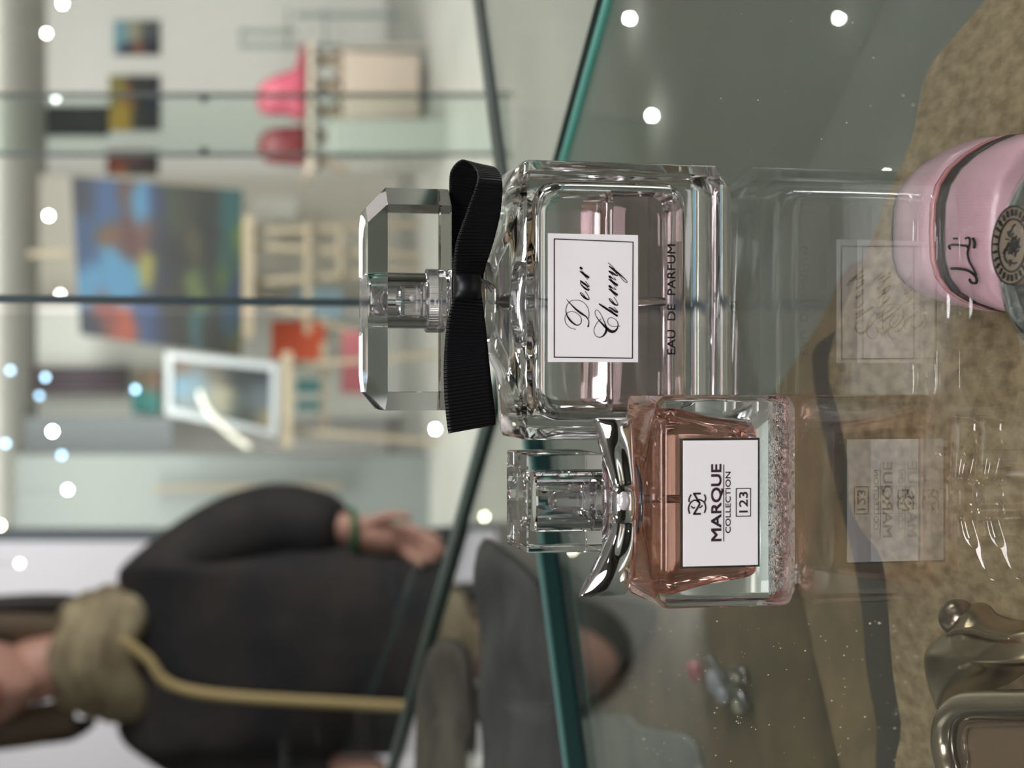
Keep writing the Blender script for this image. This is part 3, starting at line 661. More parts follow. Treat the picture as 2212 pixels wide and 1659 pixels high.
# frame: rounded rectangular tube
zf = zb + .010
fr = [(2340, 1487), (2240, 1487), (2160, 1487), (2118, 1492), (2085, 1510), (2062, 1540), (2052, 1580), (2052, 1620), (2062, 1665), (2090, 1730), (2200, 1800)]
def off(px, d): # shift the polyline inwards (towards lower right of the photo)
    out = []
    for i, p in enumerate(px):
        a = px[max(i - 1, 0)]; b = px[min(i + 1, len(px) - 1)]; dx, dy = b[0] - a[0], b[1] - a[1]; L_ = math.hypot(dx, dy)
        out.append((p[0] - dy / L_ * d, p[1] + dx / L_ * d))
    return out
def flipd(px): return off(px, -1)
q = catmull([tuple(PZ(x, y, zf)) for x, y in off(fr, -34)], 8)
bm = bmesh.new(); tube(bm, q, .0034, 20); new_obj('frame', bm, pm('brushed_champagne', (.74, .64, .50, 1), .24, metal=1), gb, True)['label'] = 'rounded champagne metal frame'
q = catmull([tuple(PZ(x, y, zf + .0028)) for x, y in off(fr, -50)], 8)
bm = bmesh.new(); tube(bm, q, .0009, 12); new_obj('inner_rim', bm, pm('dark_bronze', (.22, .19, .16, 1), .3, metal=1), gb, True)['label'] = 'dark bronze inner rim'
inn = [PZ(x, y, zb + .0107) for x, y in off(fr, -50)]
bm = bmesh.new(); pl = [Vector((p.x, p.y, zb + .0002)) for p in (Vector(t_) for t_ in catmull([tuple(p) for p in inn], 6))] + [Vector((PZ(2400, 1760, zb + .0107).x, PZ(2400, 1760, zb + .0107).y, zb + .0002))]
prism(bm, pl, ZV * .0105); new_obj('glass_body', bm, pm('brown_tinted_glass', rgb(150, 125, 100), .15, trans=.25, coat=1), gb)['label'] = 'brown tinted glass'
q = catmull([tuple(PZ(x, y, zf + .0012)) for x, y in off(fr, -76)], 8)
bm = bmesh.new(); tube(bm, q, .0007, 10); new_obj('glass_bevel', bm, pm('amber_bevel', rgb(110, 90, 70), .1, coat=1), gb, True)

# ------------------------------------------------------------------ small trinket on the counter
tk = empty('brooch', PZ(1575, 1480, -.0965), 'small blurred brooch with a red stone and white stones lying on the brown paper', 'jewellery')
def gem(nm, x, y, r, mat, lab, sc=(1, 1, .7)):
    bm = bmesh.new(); c = PZ(x, y, -.0965 + r * sc[2]); ball(bm, c, (r * sc[0], r * sc[1], r * sc[2]), 16, 10); new_obj(nm, bm, mat, tk)['label'] = lab
RED = pm('red_stone', rgb(190, 40, 75), .1, coat=1); WST = pm('white_stone', rgb(205, 212, 225), .2, coat=1); GST = pm('steel_setting', (.25, .26, .26, 1), .3, metal=1)
gem('stone', 1527, 1450, .0042, RED, 'oval red stone', (1.3, 1.6, .8)); gem('stone', 1574, 1472, .0046, WST, 'large bluish white stone', (1.3, 1.8, .7)); gem('stone', 1590, 1502, .0034, WST, 'small white stone', (1.2, 1.4, .8))
gem('stone', 1618, 1462, .0032, pm('cream_stone', rgb(200, 200, 180), .2), 'cream stone'); gem('stone', 1624, 1524, .0034, pm('cream_stone', rgb(200, 200, 180), .2), 'cream end stone')
bm = bmesh.new(); tube(bm, catmull([tuple(PZ(x, y, -.094)) for x, y in ((1560, 1420), (1580, 1450), (1605, 1480), (1630, 1500), (1642, 1530))], 6), .0022, 10); tube(bm, catmull([tuple(PZ(x, y, -.094)) for x, y in ((1600, 1470), (1615, 1445), (1635, 1450), (1640, 1475))], 6), .002, 10)
new_obj('setting', bm, GST, tk, True)['label'] = 'dark steel setting'

# dust specks on the shelf
bm = bmesh.new()
for i in range(150):
    x = random.uniform(1350, 2000); y = random.uniform(1330, 1650) if random.random() < .8 else random.uniform(0, 330)
    p = PZ(x, y, .0002); r_ = random.uniform(.00006, .00016); ball(bm, p, r_, 6, 4)
tag(new_obj('dust', bm, pm('dust', rgb(230, 215, 180), .6)), 'fine pale dust specks scattered on the glass shelf', 'dust', kind='stuff')

# ------------------------------------------------------------------ gallery room
WY = 10.5; FZ = -1.22; CE = 1.02
bm = bmesh.new(); box(bm, -4.5, 5.5, -3, WY + .1, FZ - .1, FZ); struct(new_obj('floor', bm, pm('gallery_floor', rgb(176, 176, 168), .5, vary=(1.2, rgb(158, 158, 150)))))
bm = bmesh.new(); box(bm, -4.5, 5.5, -3, WY + .1, CE, CE + .1); struct(new_obj('ceiling', bm, pm('gallery_ceiling', rgb(176, 175, 168), .9)))
bm = bmesh.new(); box(bm, -4.5, 5.5, WY, WY + .1, FZ, CE); struct(new_obj('wall_back', bm, pm('gallery_wall', rgb(218, 217, 211), .9)))
bm = bmesh.new(); box(bm, -4.6, -4.5, -3, WY, FZ, CE); struct(new_obj('wall_left', bm, pm('gallery_wall_side', rgb(150, 150, 145), .9)))
bm = bmesh.new(); box(bm, 5.5, 5.6, -3, WY, FZ, CE); struct(new_obj('wall_right', bm, pm('gallery_wall_side', rgb(150, 150, 145), .9)))
bm = bmesh.new(); box(bm, -4.5, 5.5, -3.1, -3, FZ, CE); struct(new_obj('wall_front', bm, pm('shop_wall', rgb(140, 132, 120), .9, vary=(1.5, rgb(90, 84, 76)))))
zt = PY(95, 300, WY).z; zt2 = PY(72, 300, WY).z
bm = bmesh.new(); box(bm, -4.5, 5.5, WY - .06, WY, zt, zt2); struct(new_obj('trim_1', bm, pm('cornice_grey', rgb(118, 122, 124), .8)))

def pbox(name, px, Y, dpt, mat, parent=None):
    """upright slab facing the viewer, its front outline given in photo pixels"""
    bm = bmesh.new(); prism(bm, [PY(x, y, Y) for x, y in px], Vector((0, dpt, 0))); return new_obj(name, bm, mat, parent)
def rect(x0, x1, y0, y1): return [(x0, y0), (x1, y0), (x1, y1), (x0, y1)]
# tall wall panels
tag(pbox('wall_panel', rect(60, 860, 378, 655), WY - .5, .25, pm('panel_grey', rgb(176, 172, 160), .9)), 'grey beige partition behind the large abstract painting', 'partition')
tag(pbox('wall_panel', rect(80, 980, 655, 900), WY - .8, .2, pm('panel_pale', rgb(196, 198, 190), .9)), 'pale partition behind the framed beach painting', 'partition')
tag(pbox('wall_panel', rect(-60, 372, 902, 982), WY - 1.4, .2, pm('panel_blue', rgb(120, 126, 128), .9)), 'blue grey partition beside the purple painting', 'partition')
tag(pbox('wall_panel', rect(-80, 1060, 982, 1150), WY - 1.9, .2, pm('panel_mist', rgb(118, 124, 120), .9)), 'pale grey partition just right of the person in the dark coat', 'partition')
pd = empty('door_panel', PY(700, 1160, 4.6), 'bright white door panel behind the shoulder of the person in the dark coat', 'door')
pbox('door_leaf', rect(-120, 900, 1170, 1720), 4.6, .05, pm('white_door', rgb(240, 236, 242), .7), pd)
pbox('door_frame', rect(-120, 900, 1145, 1170), 4.6, .07, pm('door_frame_grey', rgb(96, 104, 108), .7), pd)
tag(pbox('wall_rail', [(330, 1050), (740, 1040), (740, 1056), (330, 1062)], WY - 2.0, .03, pm('rail_brown', rgb(120, 112, 98), .7)), 'thin brown upright rail on the pale grey partition', 'rail')

def painting(name, px, Y, dots, label, cat='painting', frame=None, group=None, n=40, sig=.13):
    """canvas with depth; dots: (s, t, colour, weight) pigment patches, s along the photo's x, t along its y"""
    A, B, C, D = [PY(x, y, Y) for x, y in px]      # corners in photo order: x0y0, x1y0, x1y1, x0y1
    bm = bmesh.new(); cl_ = bm.loops.layers.color.new('pigment'); G_ = []
    for i in range(n + 1):
        G_.append([bm.verts.new(A.lerp(B, i / n).lerp(D.lerp(C, i / n), j / n)) for j in range(n + 1)])
    def colr(s, t):
        W = 0; c = [0, 0, 0]
        s2 = s + .05 * noise.noise(Vector((s * 6, t * 6, 3))); t2 = t + .06 * noise.noise(Vector((s * 5, t * 5, 9)))
        for ds, dt, co, sw in dots:
            e = math.exp(-(((s2 - ds) / (sig * sw)) ** 2 + ((t2 - dt) / (sig * 1.6 * sw)) ** 2)) + 1e-9
            W += e
            co_ = [v * .82 + .18 * (sum(co) / 3 + 14) for v in co]
            for k_ in range(3): c[k_] += e * rgb(*co_)[k_]
        return (c[0] / W, c[1] / W, c[2] / W, 1)
    for i in range(n):
        for j in range(n):
            f = bm.faces.new([G_[i][j], G_[i + 1][j], G_[i + 1][j + 1], G_[i][j + 1]])
            for l, (a, b) in zip(f.loops, ((i, j), (i + 1, j), (i + 1, j + 1), (i, j + 1))): l[cl_] = colr(a / n, b / n)
    bd = Vector((0, .03, 0)); back = [bm.verts.new(p + bd) for p in (A, B, C, D)]; cn = [G_[0][0], G_[n][0], G_[n][n], G_[0][n]]
    edges = [[G_[i][0] for i in range(n + 1)], [G_[n][j] for j in range(n + 1)], [G_[i][n] for i in range(n, -1, -1)], [G_[0][j] for j in range(n, -1, -1)]]
    for e_, b0, b1 in zip(edges, back, back[1:] + back[:1]):
        f = bm.faces.new(e_ + [b1, b0])
        for l in f.loops: l[cl_] = (.6, .58, .55, 1)
    f = bm.faces.new(back)
    for l in f.loops: l[cl_] = (.6, .58, .55, 1)
    bmesh.ops.recalc_face_normals(bm, faces=bm.faces)
    if frame:
        root = empty(name, (A + B + C + D) / 4, label, cat, group); new_obj('canvas', bm, PAINT, root)
        cx = sum(p[0] for p in px) / 4; cy = sum(p[1] for p in px) / 4; grow = frame[0]; bm = bmesh.new()
        o4 = [(p[0] + math.copysign(grow, p[0] - cx), p[1] + math.copysign(grow, p[1] - cy)) for p in px]
        for i in range(4):
            j = (i + 1) % 4; prism(bm, [PY(*px[i], Y - .02), PY(*px[j], Y - .02), PY(*o4[j], Y - .02), PY(*o4[i], Y - .02)], Vector((0, .06, 0)))
        new_obj('picture_frame', bm, frame[1], root); return root
    return tag(new_obj(name, bm, PAINT), label, cat, group)
BL, SK, NV, OR, YE, GR, DG, TL, BR = (58, 110, 150), (105, 160, 185), (40, 62, 100), (185, 110, 70), (190, 180, 100), (95, 105, 60), (45, 52, 45), (60, 130, 130), (110, 85, 60)
D1 = [(.03, .1, NV, 1), (.05, .4, BL, 1.3), (.08, .7, SK, 1), (.2, .15, (70, 120, 160), 1), (.2, .35, (150, 110, 60), .7), (.22, .55, SK, 1), (.15, .85, (160, 95, 75), .9), (.06, .95, NV, .7), (.32, .1, (130, 85, 75), .7), (.31, .35, (130, 80, 70), .8), (.28, .62, SK, 1), (.28, .9, OR, .7), (.40, .15, SK, .8), (.44, .3, (150, 110, 95), .7), (.42, .55, (170, 165, 100), .7), (.4, .85, (75, 110, 150), .9), (.50, .12, (50, 80, 130), .7), (.49, .3, NV, .8), (.5, .6, NV, .7), (.5, .9, (60, 75, 110), .7), (.58, .15, GR, .9), (.6, .42, DG, 1), (.6, .7, (70, 70, 45), .9), (.6, .95, (70, 65, 60), .8), (.7, .1, (85, 90, 60), .9), (.7, .35, (120, 115, 75), .7), (.72, .62, (130, 145, 90), .7), (.73, .88, (85, 130, 130), .7), (.79, .3, DG, 1), (.8, .12, (60, 68, 52), 1), (.82, .6, (70, 95, 70), .8), (.82, .9, (70, 65, 50), .8), (.9, .12, TL, .8), (.92, .35, (60, 120, 115), .9), (.9, .55, (110, 140, 60), .6), (.93, .78, (60, 110, 130), .8), (.98, .3, (150, 160, 70), .6), (.98, .6, (60, 95, 130), .7), (.98, .9, (120, 120, 60), .7)]
painting('abstract_painting', [(154, 380), (524, 410), (522, 772), (173, 722)], WY - 1.6, D1, 'large abstract painting in blue, orange and olive on the wooden easel', sig=.062, n=64)
painting('dark_painting', rect(92, 236, 229, 293), WY - .031, [(.1, .4, (48, 46, 58), 1.5), (.45, .3, (40, 60, 52), 1), (.5, .8, (38, 28, 28), 1), (.75, .4, (75, 58, 50), 1), (.97, .5, (18, 18, 18), .8)], 'small dark landscape painting left of the yellow and purple one')
painting('yellow_painting', rect(236, 346, 163, 281), WY - .031, [(.1, .3, (185, 178, 110), 1.3), (.25, .75, (220, 195, 90), 1.3), (.4, .4, (200, 150, 110), .8), (.6, .2, (80, 82, 75), 1.2), (.8, .5, (85, 60, 125), 1), (.6, .8, (95, 98, 95), 1), (.9, .85, (65, 70, 65), 1)], 'yellow and purple painting on the back wall')
painting('city_painting', rect(246, 346, 44, 118), WY - .031, [(.1, .3, (165, 200, 208), 1.5), (.4, .3, (200, 195, 175), 1), (.8, .3, (140, 145, 148), 1.2), (.3, .85, (95, 100, 130), .8), (.5, .85, (190, 145, 125), .7), (.85, .8, (80, 82, 105), 1)], 'pale blue and grey painting near the end of the back wall')
painting('orange_painting', rect(230, 342, 324, 400), WY - .031, [(.1, .5, (185, 95, 50), 1), (.25, .7, (215, 165, 60), .8), (.5, .2, (160, 110, 100), 1), (.6, .7, (105, 95, 105), 1), (.85, .5, (90, 45, 45), .9), (.8, .9, (185, 155, 125), .8)], 'orange painting half hidden by the large abstract painting')
painting('purple_painting', rect(60, 278, 792, 852), WY - 1.0, [(.1, .5, (110, 70, 85), 1.5), (.5, .4, (125, 108, 122), 1.5), (.7, .6, (120, 85, 105), 1), (.95, .5, (100, 62, 80), 1)], 'long dusky purple painting on the pale partition')
painting('teal_painting', rect(284, 345, 800, 892), WY - 1.0, [(.4, .15, (170, 155, 130), 1), (.8, .3, (190, 165, 150), 1), (.3, .8, (100, 185, 180), 1.3), (.8, .8, (130, 195, 190), 1.3)], 'small teal and sand painting between the purple one and the beach picture')
FRW = pm('white_frame', rgb(158, 164, 166), .6)
painting('beach_painting', [(372, 775), (586, 800), (584, 928), (372, 880)], WY - 2.2, [(.1, .2, (160, 130, 105), .8), (.15, .4, (150, 180, 195), 1.2), (.4, .2, (150, 145, 135), 1), (.7, .2, (85, 98, 98), 1.2), (.3, .7, (165, 172, 172), 1.2), (.5, .6, (190, 185, 165), 1), (.7, .65, (120, 130, 128), 1), (.85, .5, (140, 150, 155), 1), (.75, .95, (100, 115, 108), .9), (.95, .9, (175, 165, 140), .8)], 'white framed beach painting leaning on the second easel', frame=(15, FRW))
WOOD = pm('easel_wood', rgb(150, 138, 116), .7)
# easels: ledge, legs, shelf
def beam(name, a, b, wpx, Y, mat, parent, dy=.05):
    A = Vector((a[0], a[1])); B = Vector((b[0], b[1])); d = (B - A).normalized(); n_ = Vector((-d.y, d.x)) * wpx / 2
    return pbox(name, [tuple(A + n_), tuple(B + n_), tuple(B - n_), tuple(A - n_)], Y, dy, mat, parent)
ez1 = empty('easel', Vector((PY(900, 600, WY - 1.5).x, WY - 1.5, FZ)), 'wooden easel holding the large abstract painting', 'easel')
beam('ledge', (536, 465), (536, 730), 22, WY - 1.65, WOOD, ez1, .12)
for a, b in (((545, 500), (985, 480)), ((545, 530), (1000, 560)), ((545, 610), (985, 575)), ((545, 640), (800, 730)), ((60, 548), (150, 548))): beam('leg' if a[0] > 100 else 'top_post', a, b, 13, WY - 1.55, WOOD, ez1)
beam('crossbar', (665, 480), (665, 720), 14, WY - 1.6, WOOD, ez1); beam('crossbar', (735, 490), (735, 600), 12, WY - 1.6, WOOD, ez1)
ez2 = empty('easel', Vector((PY(900, 850, WY - 2.2).x, WY - 2.2, FZ)), 'wooden easel holding the white framed beach painting', 'easel')
beam('ledge', (621, 760), (621, 965), 20, WY - 2.25, WOOD, ez2, .12)
beam('leg', (700, 740), (700, 940), 12, WY - 2.1, WOOD, ez2)
for y in (790, 930): beam('leg', (628, y), (1010, y + (30 if y > 900 else -30)), 11, WY - 2.15, WOOD, ez2)
for px, Y, co, lb in ((rect(586, 702, 692, 778), WY - 1.2, (176, 74, 46), 'flat orange red canvas leaning behind the first easel'), (rect(635, 740, 622, 690), WY - 1.2, (120, 142, 150), 'flat pale blue canvas leaning under the abstract painting'),
                      (rect(640, 700, 820, 848), WY - 1.9, (62, 112, 112), 'upper small teal canvas beside the second easel'), (rect(640, 698, 866, 886), WY - 1.9, (62, 112, 112), 'lower small teal canvas beside the second easel'),
                      (rect(738, 800, 715, 850), WY - 1.9, (165, 95, 100), 'rosy canvas partly behind the large clear cap'), (rect(545, 640, 425, 475), WY - .9, (182, 182, 172), 'pale blank canvas standing beside the first easel')):
    tag(pbox('canvas_panel', px, Y, .03, pm('canvas_%d_%d_%d' % co, rgb(*co), .8)), lb, 'canvas')
# white curved strip
bm = bmesh.new(); tube(bm, catmull([tuple(PY(x, y, WY - 2.4)) for x, y in ((432, 845), (445, 880), (475, 915), (510, 945), (540, 965))], 8), .016, 10)
tag(new_obj('curved_strip', bm, pm('white_strip', rgb(215, 214, 200), .6), smooth=True), 'thin white curved strip in front of the beach painting', 'strip')
# table with pink and dark red pieces
tb = empty('display_table', Vector((PY(700, 230, 8.6).x, 8.6, FZ)), 'pale table with a lattice front under the pink and dark red sculptures', 'table')
pbox('table_top', rect(667, 676, 90, 372), 8.5, .5, pm('table_pale', rgb(190, 178, 162), .6), tb)
pbox('cloth_front', [(742, 110), (905, 120), (905, 250), (742, 255)], 8.55, .3, pm('peach_cloth', rgb(176, 162, 148), .9), tb)
for i in range(5):
    beam('lattice_slat', (668, 105 + 55 * i), (745, 150 + 55 * i), 11, 8.58, pm('lattice_brown', rgb(140, 122, 100), .8), tb)
    beam('lattice_slat', (668, 150 + 55 * i), (745, 105 + 55 * i), 11, 8.62, pm('lattice_brown', rgb(140, 122, 100), .8), tb)
for y in (100, 235, 360): beam('leg', (745, y), (1060, y), 16, 8.6, pm('leg_grey', rgb(150, 148, 138), .7), tb)
def blob(name, px, Y, dp, mat, label, cat):
    q = catmull(px, 6, True); cx = sum(p[0] for p in q) / len(q); cy = sum(p[1] for p in q) / len(q); bm = bmesh.new(); S = []
    for t_ in [-1 + i / 6 for i in range(13)]:
        s_ = math.sqrt(max(.0, 1 - t_ * t_)) * .55 + .45 * (abs(t_) < .99); s_ = max(s_, .25)
        S.append([PY(cx + (x - cx) * s_ + (1 - s_) * 18, cy + (y - cy) * s_, Y) + Vector((0, t_ * dp, 0)) for x, y in q])
    loft(bm, S); return tag(new_obj(name, bm, mat, smooth=True), label, cat)
blob('sculpture', [(659, 102), (652, 95), (646, 120), (634, 150), (600, 162), (566, 180), (555, 205), (558, 235), (575, 248), (620, 250), (659, 250)], 8.65, .09, pm('pink_glaze', rgb(172, 76, 94), .5), 'pink sculpture with a pointed end on the pale table', 'sculpture')
blob('sculpture', [(659, 276), (640, 274), (600, 276), (570, 285), (558, 310), (562, 335), (585, 352), (630, 355), (659, 350)], 8.65, .09, pm('dark_red_glaze', rgb(112, 40, 46), .45), 'round dark red sculpture beside the pink one on the table', 'sculpture')
# rack of grey bars near the end of the wall
rk = empty('trolley', Vector((PY(700, 80, 9.2).x, 9.8, FZ)), 'grey wire trolley near the wall beyond the pink sculpture', 'trolley')
for x0, x1, y0, y1 in ((518, 640, 62, 72), (518, 640, 92, 102), (518, 524, 62, 102), (620, 626, 20, 102), (700, 706, 20, 102)): pbox('rail', rect(x0, x1, y0, y1), 9.8, .03, pm('rack_grey', rgb(140, 148, 142), .6), rk)
beam('leg', (640, 30), (1000, 30), 8, 9.8, MATS['rack_grey'], rk); beam('leg', (640, 98), (1000, 98), 8, 9.8, MATS['rack_grey'], rk)
for px, co, lb in ((rect(905, 1010, 60, 160), (208, 210, 205), 'white box on the floor beyond the table'), (rect(935, 995, 170, 215), (205, 165, 160), 'rosy box on the floor beyond the table'), (rect(1000, 1030, 110, 330), (135, 136, 140), 'grey plinth standing at the end of the gallery'), (rect(720, 1000, 258, 330), (160, 162, 154), 'pale grey plinth left of the peach table cloth')):
    tag(pbox('plinth' if 'plinth' in lb else 'storage_box', px, 8.0 if 'plinth' in lb else 9.1, .3, pm('box_%d_%d_%d' % co, rgb(*co), .8)), lb, 'plinth' if 'plinth' in lb else 'box')
# narrow glass tower: panel with dark clips
gt = empty('glass_tower', Vector((PY(900, 270, 1.6).x, 1.6, FZ)), 'tall narrow sheet of glass with two dark clips in front of the back wall', 'glass panel')
pbox('glass_panel', rect(-120, 1120, 203, 332), 1.6, .008, pm('frosted_green', (.80, .88, .85, 1), .0, trans=1, ior=1.02), gt)
for y in (203, 332): pbox('panel_edge', rect(-120, 1120, y - 3, y + 3), 1.598, .012, pm('panel_edge_grey', rgb(130, 138, 134), .4), gt)
for y in (212, 326):
    bm = bmesh.new(); p = PY(441, y, 1.595); ball(bm, p, .0042, 16, 10); new_obj('clip', bm, pm('clip_black', rgb(30, 34, 36), .4), gt)['label'] = 'dark round clip'

# ------------------------------------------------------------------ ceiling lamps, and bulbs added for reflected ceiling lights
def lamp(p, r, col, st, label, group):
    root = empty('bokeh_bulb', p, label, 'lamp', group)
    bm = bmesh.new(); ball(bm, p, r, 16, 10); m = bpy.data.materials.new('lit_bulb'); m.use_nodes = True; nt = m.node_tree
    b = nt.nodes['Principled BSDF']; b.inputs['Base Color'].default_value = (0, 0, 0, 1); b.inputs['Emission Color'].default_value = (*col, 1); b.inputs['Emission Strength'].default_value = st
    new_obj('bulb', bm, m, root)
    top = Vector((p[0], p[1], CE)); bm = bmesh.new(); bt = Vector(p) + ZV * r * 1.2
    if (top - bt).z > .03:
        tube(bm, [bt, top], .0006, 6)  # added cord, hangs the bulb that imitates a reflected light
        new_obj('cord', bm, pm('white_cord', rgb(190, 190, 188), .6), root)
    bm = bmesh.new(); lathe(bm, [(r * .6, r * .8), (r * .6, r * 1.5)], p, 12); new_obj('socket', bm, pm('lamp_socket', rgb(160, 160, 160), .5), root)  # also put on the bulbs added for reflected lights
WHT, BLU, WRM, YEL = (1, 1, .97), (.45, .72, 1), (1, .9, .72), (1, .95, .6)
for x, y, c_, s_, lb in ((135, 8, WHT, 50, 'white reflection bulb nearest the upper corner of the back wall'), (100, 72, WHT, 22, 'dim white reflection bulb over the city painting end'), (120, 213, WHT, 50, 'white reflection bulb just over the dark landscape painting'), (105, 466, WHT, 60, 'bright white reflection bulb above the abstract painting'),
                         (130, 636, WHT, 14, 'faint reflection bulb by the corner seam above the painting'), (22, 800, BLU, 26, 'blue reflection bulb over the purple painting, farthest up'), (98, 815, BLU, 28, 'blue reflection bulb in front of the purple painting'), (85, 855, BLU, 20, 'pale blue reflection bulb just under the purple painting'),
                         (292, 841, BLU, 28, 'blue reflection bulb beside the small teal painting'), (113, 932, WHT, 60, 'bright white reflection bulb over the blue grey partition'), (12, 958, BLU, 28, 'blue reflection bulb highest above the blue grey partition'), (133, 983, BLU, 26, 'blue reflection bulb at the edge of the blue grey partition'),
                         (146, 1058, (.8, .9, 1), 24, 'pale reflection bulb over the pale grey partition'), (0, 1135, YEL, 30, 'yellowish reflection bulb above the door frame'), (42, 1217, WRM, 26, 'warm reflection bulb in front of the white door panel'), (940, 927, WHT, 48, 'single low white reflection bulb behind the black ribbon tail')):
    Y = 3.2 if y < 1150 else 1.7
    if c_ is BLU: s_ *= .26
    lamp(PY(x, y, Y), .0052 * Y / 3.2, c_, s_, lb, 'small bulbs added for reflected ceiling lights')  # bulbs added at the spots of reflected ceiling lights
def lampr(x, y, st, lb):
    d = ray(x, y); p = EYE + d * (-EYE.z / d.z); d2 = Vector((d.x, d.y, -d.z)); t_ = (CE - .012) / d2.z; q = p + d2 * t_
    lamp(q, .0055 * q.y / 3.2, WHT, st, lb, 'ceiling lamps mirrored in the glass shelf')
for x, y, st_, lb in ((1360, 40, 260, 'ceiling lamp mirrored in the shelf near its green back edge, the outer one'), (1812, 40, 260, 'ceiling lamp mirrored in the shelf above the corner of the felt board'), (1408, 250, 300, 'ceiling lamp mirrored in the shelf to the right of the large bottle'), (1915, 380, 320, 'ceiling lamp mirrored in the shelf just above the pink flask')):
    lampr(x, y, st_, lb)

# ------------------------------------------------------------------ reflected person in a dark coat, built as a figure behind the case
PD = 2.5
per = empty('person', Vector((PY(600, 1420, PD).x, PD, FZ)), 'reflected person in a dark coat with a beige scarf, one arm hanging with fingers pointing down', 'person')  # added figure, stands in for a reflection
def pp(x, y, dy=0): return PY(x, y, PD + dy)
def skin(name, chain, edges, mat, parent, lv=2, root=0):
    me = bpy.data.meshes.new(name); me.from_pydata([c[0] for c in chain], edges, []); me.materials.append(mat)
    o = bpy.data.objects.new(name, me); COL.objects.link(o)
    m = o.modifiers.new('skin', 'SKIN'); me.skin_vertices[0].data  # layer exists with the modifier
    for i, c in enumerate(chain):
        r = c[1]; me.skin_vertices[0].data[i].radius = r if isinstance(r, tuple) else (r, r); me.skin_vertices[0].data[i].use_root = (i == root)
    s = o.modifiers.new('sub', 'SUBSURF'); s.levels = lv; s.render_levels = lv
    for p in me.polygons: p.use_smooth = True
    m.use_smooth_shade = True
    dg = bpy.context.evaluated_depsgraph_get(); me2 = bpy.data.meshes.new_from_object(o.evaluated_get(dg)); o.modifiers.clear(); o.data = me2
    o.parent = parent; o.matrix_parent_inverse = Matrix.Translation(parent.location).inverted(); return o
SKIN = pm('skin', rgb(196, 148, 132), .5); 
hx0 = pp(0, 1465).x; cxp = pp(0, 1420).x
pel = Vector((cxp, PD + .02, -.42)); chest = Vector((cxp, PD, .02)); neck = Vector((cxp, PD, pp(170, 0).z)); hd = Vector((hx0, PD - .03, pp(105, 0).z + .12))
sh = pp(318, 1222); el = pp(600, 1120, .02); wr = pp(745, 1145, -.05)
shl = Vector((2 * cxp - sh.x, PD, sh.z)); ell = Vector((2 * cxp - el.x, PD + .02, el.z)); wrl = Vector((2 * cxp - wr.x, PD - .05, wr.z))
hand_c = pp(820, 1165, -.06)
ch = [(pel, (.13, .10)), ((pel + chest) / 2, (.12, .09)), (chest - ZV * .03, (.09, .055)), (neck, .050), (hd - Vector((0, 0, .06)), .06),
      (sh - ZV * .02, .036), (el, .036), (wr, .028), (hand_c, (.040, .022)), (shl - ZV * .02, .036), (ell, .036), (wrl, .028), (wrl - ZV * .07, (.036, .02)),
      (Vector((cxp - .09, PD, -.75)), .07), (Vector((cxp - .09, PD + .02, -1.17)), .045), (Vector((cxp + .09, PD, -.75)), .07), (Vector((cxp + .09, PD + .02, -1.17)), .045)]
ed = [(0, 1), (1, 2), (2, 3), (3, 4), (2, 5), (5, 6), (6, 7), (7, 8), (2, 9), (9, 10), (10, 11), (11, 12), (0, 13), (13, 14), (0, 15), (15, 16)]
fing = [((880, 1142), (925, 1158), (955, 1172)), ((890, 1158), (930, 1178), (962, 1196)), ((886, 1174), (915, 1196), (944, 1212)), ((875, 1190), (895, 1206), (918, 1222)), ((800, 1128), (845, 1112), (890, 1118))]
for k_, f_ in enumerate(fing):
    b0 = len(ch); dy = -.06 - .004 * k_
    for i, (x, y) in enumerate(f_): ch.append((pp(x, y, dy - .012 * i), (.0105, .009, .0075)[i]))
    ed += [(8 if k_ < 4 else 7, b0), (b0, b0 + 1), (b0 + 1, b0 + 2)]
pb = skin('body', ch, ed, SKIN, per, 1)
# head merged into the same body mesh
bm = bmesh.new(); bm.from_mesh(pb.data)
vs = ball(bm, hd, (.078, .095, .118), 32, 22)
for v in vs:
    l = v.co - hd
    if l.z < 0: v.co.x = hd.x + l.x * (1 - .28 * (-l.z / .118) ** 1.5)
    if l.y < 0:
        v.co.y -= .022 * math.exp(-((l.x / .014) ** 2 + ((l.z + .015) / .022) ** 2))          # nose
        v.co.y += .010 * (math.exp(-(((l.x - .032) / .016) ** 2 + ((l.z - .012) / .014) ** 2)) + math.exp(-(((l.x + .032) / .016) ** 2 + ((l.z - .012) / .014) ** 2)))
        v.co.y -= .007 * math.exp(-((l.x / .024) ** 2 + ((l.z + .055) / .008) ** 2)) + .010 * math.exp(-((l.x / .025) ** 2 + ((l.z + .100) / .02) ** 2))
for s_ in (-1, 1): ball(bm, hd + Vector((s_ * .080, .005, -.005)), (.010, .018, .032), 12, 8)
bm.to_mesh(pb.data); bm.free()
for p in pb.data.polygons: p.use_smooth = True
for s_ in (-1, 1):
    bm = bmesh.new(); ball(bm, hd + Vector((s_ * .032, -.083, .012)), (.012, .007, .006), 12, 8); new_obj('eye', bm, pm('eye_dark', rgb(40, 30, 28), .2), per)
bm = bmesh.new(); ball(bm, hd + Vector((0, -.091, -.055)), (.024, .007, .007), 14, 8); new_obj('lips', bm, pm('lips', rgb(165, 85, 88), .4), per)
HAIR = pm('dark_hair', rgb(40, 33, 30), .6)
bm = bmesh.new(); ball(bm, hd + Vector((.004, .028, .028)), (.098, .098, .120), 28, 18)
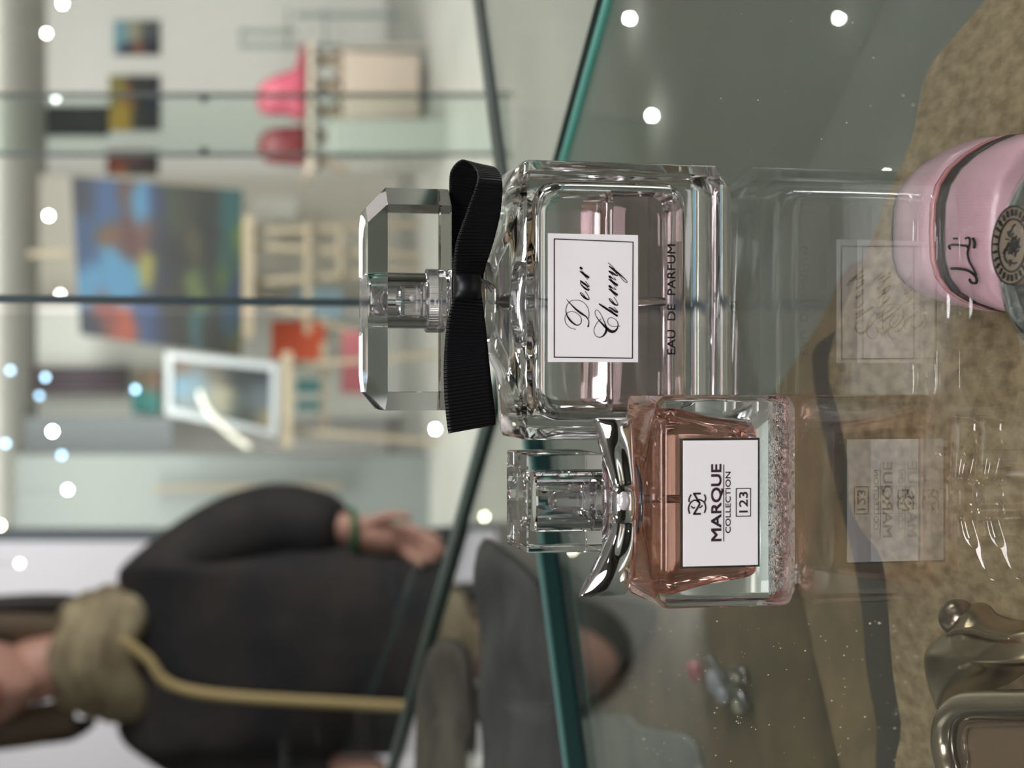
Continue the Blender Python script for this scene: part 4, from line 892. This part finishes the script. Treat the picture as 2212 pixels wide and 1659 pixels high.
for s_, o_ in ((1, .112), (-1, .088)):
    tube(bm, catmull([tuple(hd + Vector((s_ * .082, .02, .06))), tuple(hd + Vector((s_ * (o_ - .006), .025, -.01))), tuple(hd + Vector((s_ * o_, .03, -.08))), tuple(hd + Vector((s_ * (o_ - .002), .035, -.15))), tuple(hd + Vector((s_ * (o_ - .012), .04, -.19)))], 6), [.018] * 19 + [.016, .014, .012, .009, .007, .004], 12)
hr = new_obj('hair', bm, HAIR, per, True)
bm = bmesh.new()
for s_ in (1, -1): tube(bm, catmull([tuple(hd + Vector((s_ * .082, .03, .05))), tuple(hd + Vector((s_ * .080, .035, -.06))), tuple(hd + Vector((s_ * .070, .045, -.16)))], 6), .032, 12)
new_obj('inner_hair', bm, pm('brown_hair', rgb(98, 82, 64), .7), hr, True)['label'] = 'lighter brown inner hair'
# scarf
bm = bmesh.new()
for rr_, zz_, tt_ in ((.062, 0, .024), (.072, -.032, .026), (.080, -.06, .026), (.082, -.085, .026)):
    q = [(cxp + rr_ * 1.05 * math.cos(a), PD + rr_ * .8 * math.sin(a), neck.z + .01 + zz_ + .012 * math.sin(3 * a)) for a in [2 * PI * i / 36 for i in range(37)]]; tube(bm, q, tt_, 14)
new_obj('scarf', bm, pm('reflected_beige_scarf', rgb(172, 158, 128), .9, vary=(14, rgb(120, 106, 84))), per, True)['label'] = 'beige scarf of the reflected person'
COAT = pm('dark_coat', rgb(52, 46, 45), .8, vary=(9, rgb(30, 30, 36)), bump=(16, .5, .01))
cch = [(Vector((cxp, PD + .02, -.72)), (.22, .15)), (pel, (.215, .15)), ((pel + chest) / 2, (.20, .14)), (chest - ZV * .02, (.185, .13)), (neck - ZV * .062, (.105, .095)),
       (sh, (.085, .08)), ((sh + el) / 2, .078), (el, .072), ((el + wr) / 2, .064), (wr + (wr - el) * .02, .056), (shl, (.085, .08)), (ell, .07), (wrl, .055)]
ced = [(0, 1), (1, 2), (2, 3), (3, 4), (3, 5), (5, 6), (6, 7), (7, 8), (8, 9), (3, 10), (10, 11), (11, 12)]
coat = skin('coat', cch, ced, COAT, per, 2); coat['label'] = 'dark grey brown coat of the reflected person'
bm = bmesh.new()
for s_ in (-1, 1):
    secs = [[Vector((cxp + s_ * .095 + r_ * math.cos(a), PD + .01 + r_ * math.sin(a), z)) for a in [2 * PI * i / 20 for i in range(20)]] for z, r_ in ((-.55, .09), (-.8, .08), (-1.16, .06))]
    loft(bm, secs)
new_obj('reflected_trousers', bm, pm('reflected_dark_trousers', rgb(38, 38, 44), .8), per, True)
for s_ in (-1, 1):
    bm = bmesh.new(); ball(bm, (cxp + s_ * .095, PD - .04, FZ + .045), (.05, .13, .045)); new_obj('shoe', bm, pm('black_shoe', rgb(25, 24, 24), .4), per)
bm = bmesh.new(); q = [tuple(wr + Vector((.034 * math.cos(a), .034 * math.sin(a), -.012))) for a in [2 * PI * i / 24 for i in range(25)]]; tube(bm, q, .006, 8)
new_obj('bracelet', bm, pm('green_bracelet', rgb(30, 110, 70), .2, coat=1), per)['label'] = 'green bracelet at the cuff'
# strap of a tan bag across the coat
bm = bmesh.new(); tube(bm, catmull([tuple(pp(x, y, -.17)) for x, y in ((262, 1380), (320, 1425), (352, 1468), (410, 1492), (520, 1506), (760, 1520), (960, 1530))], 8), .008, 10)
new_obj('bag_strap', bm, pm('tan_strap', rgb(190, 168, 120), .6), per, True)['label'] = 'tan strap across the coat'
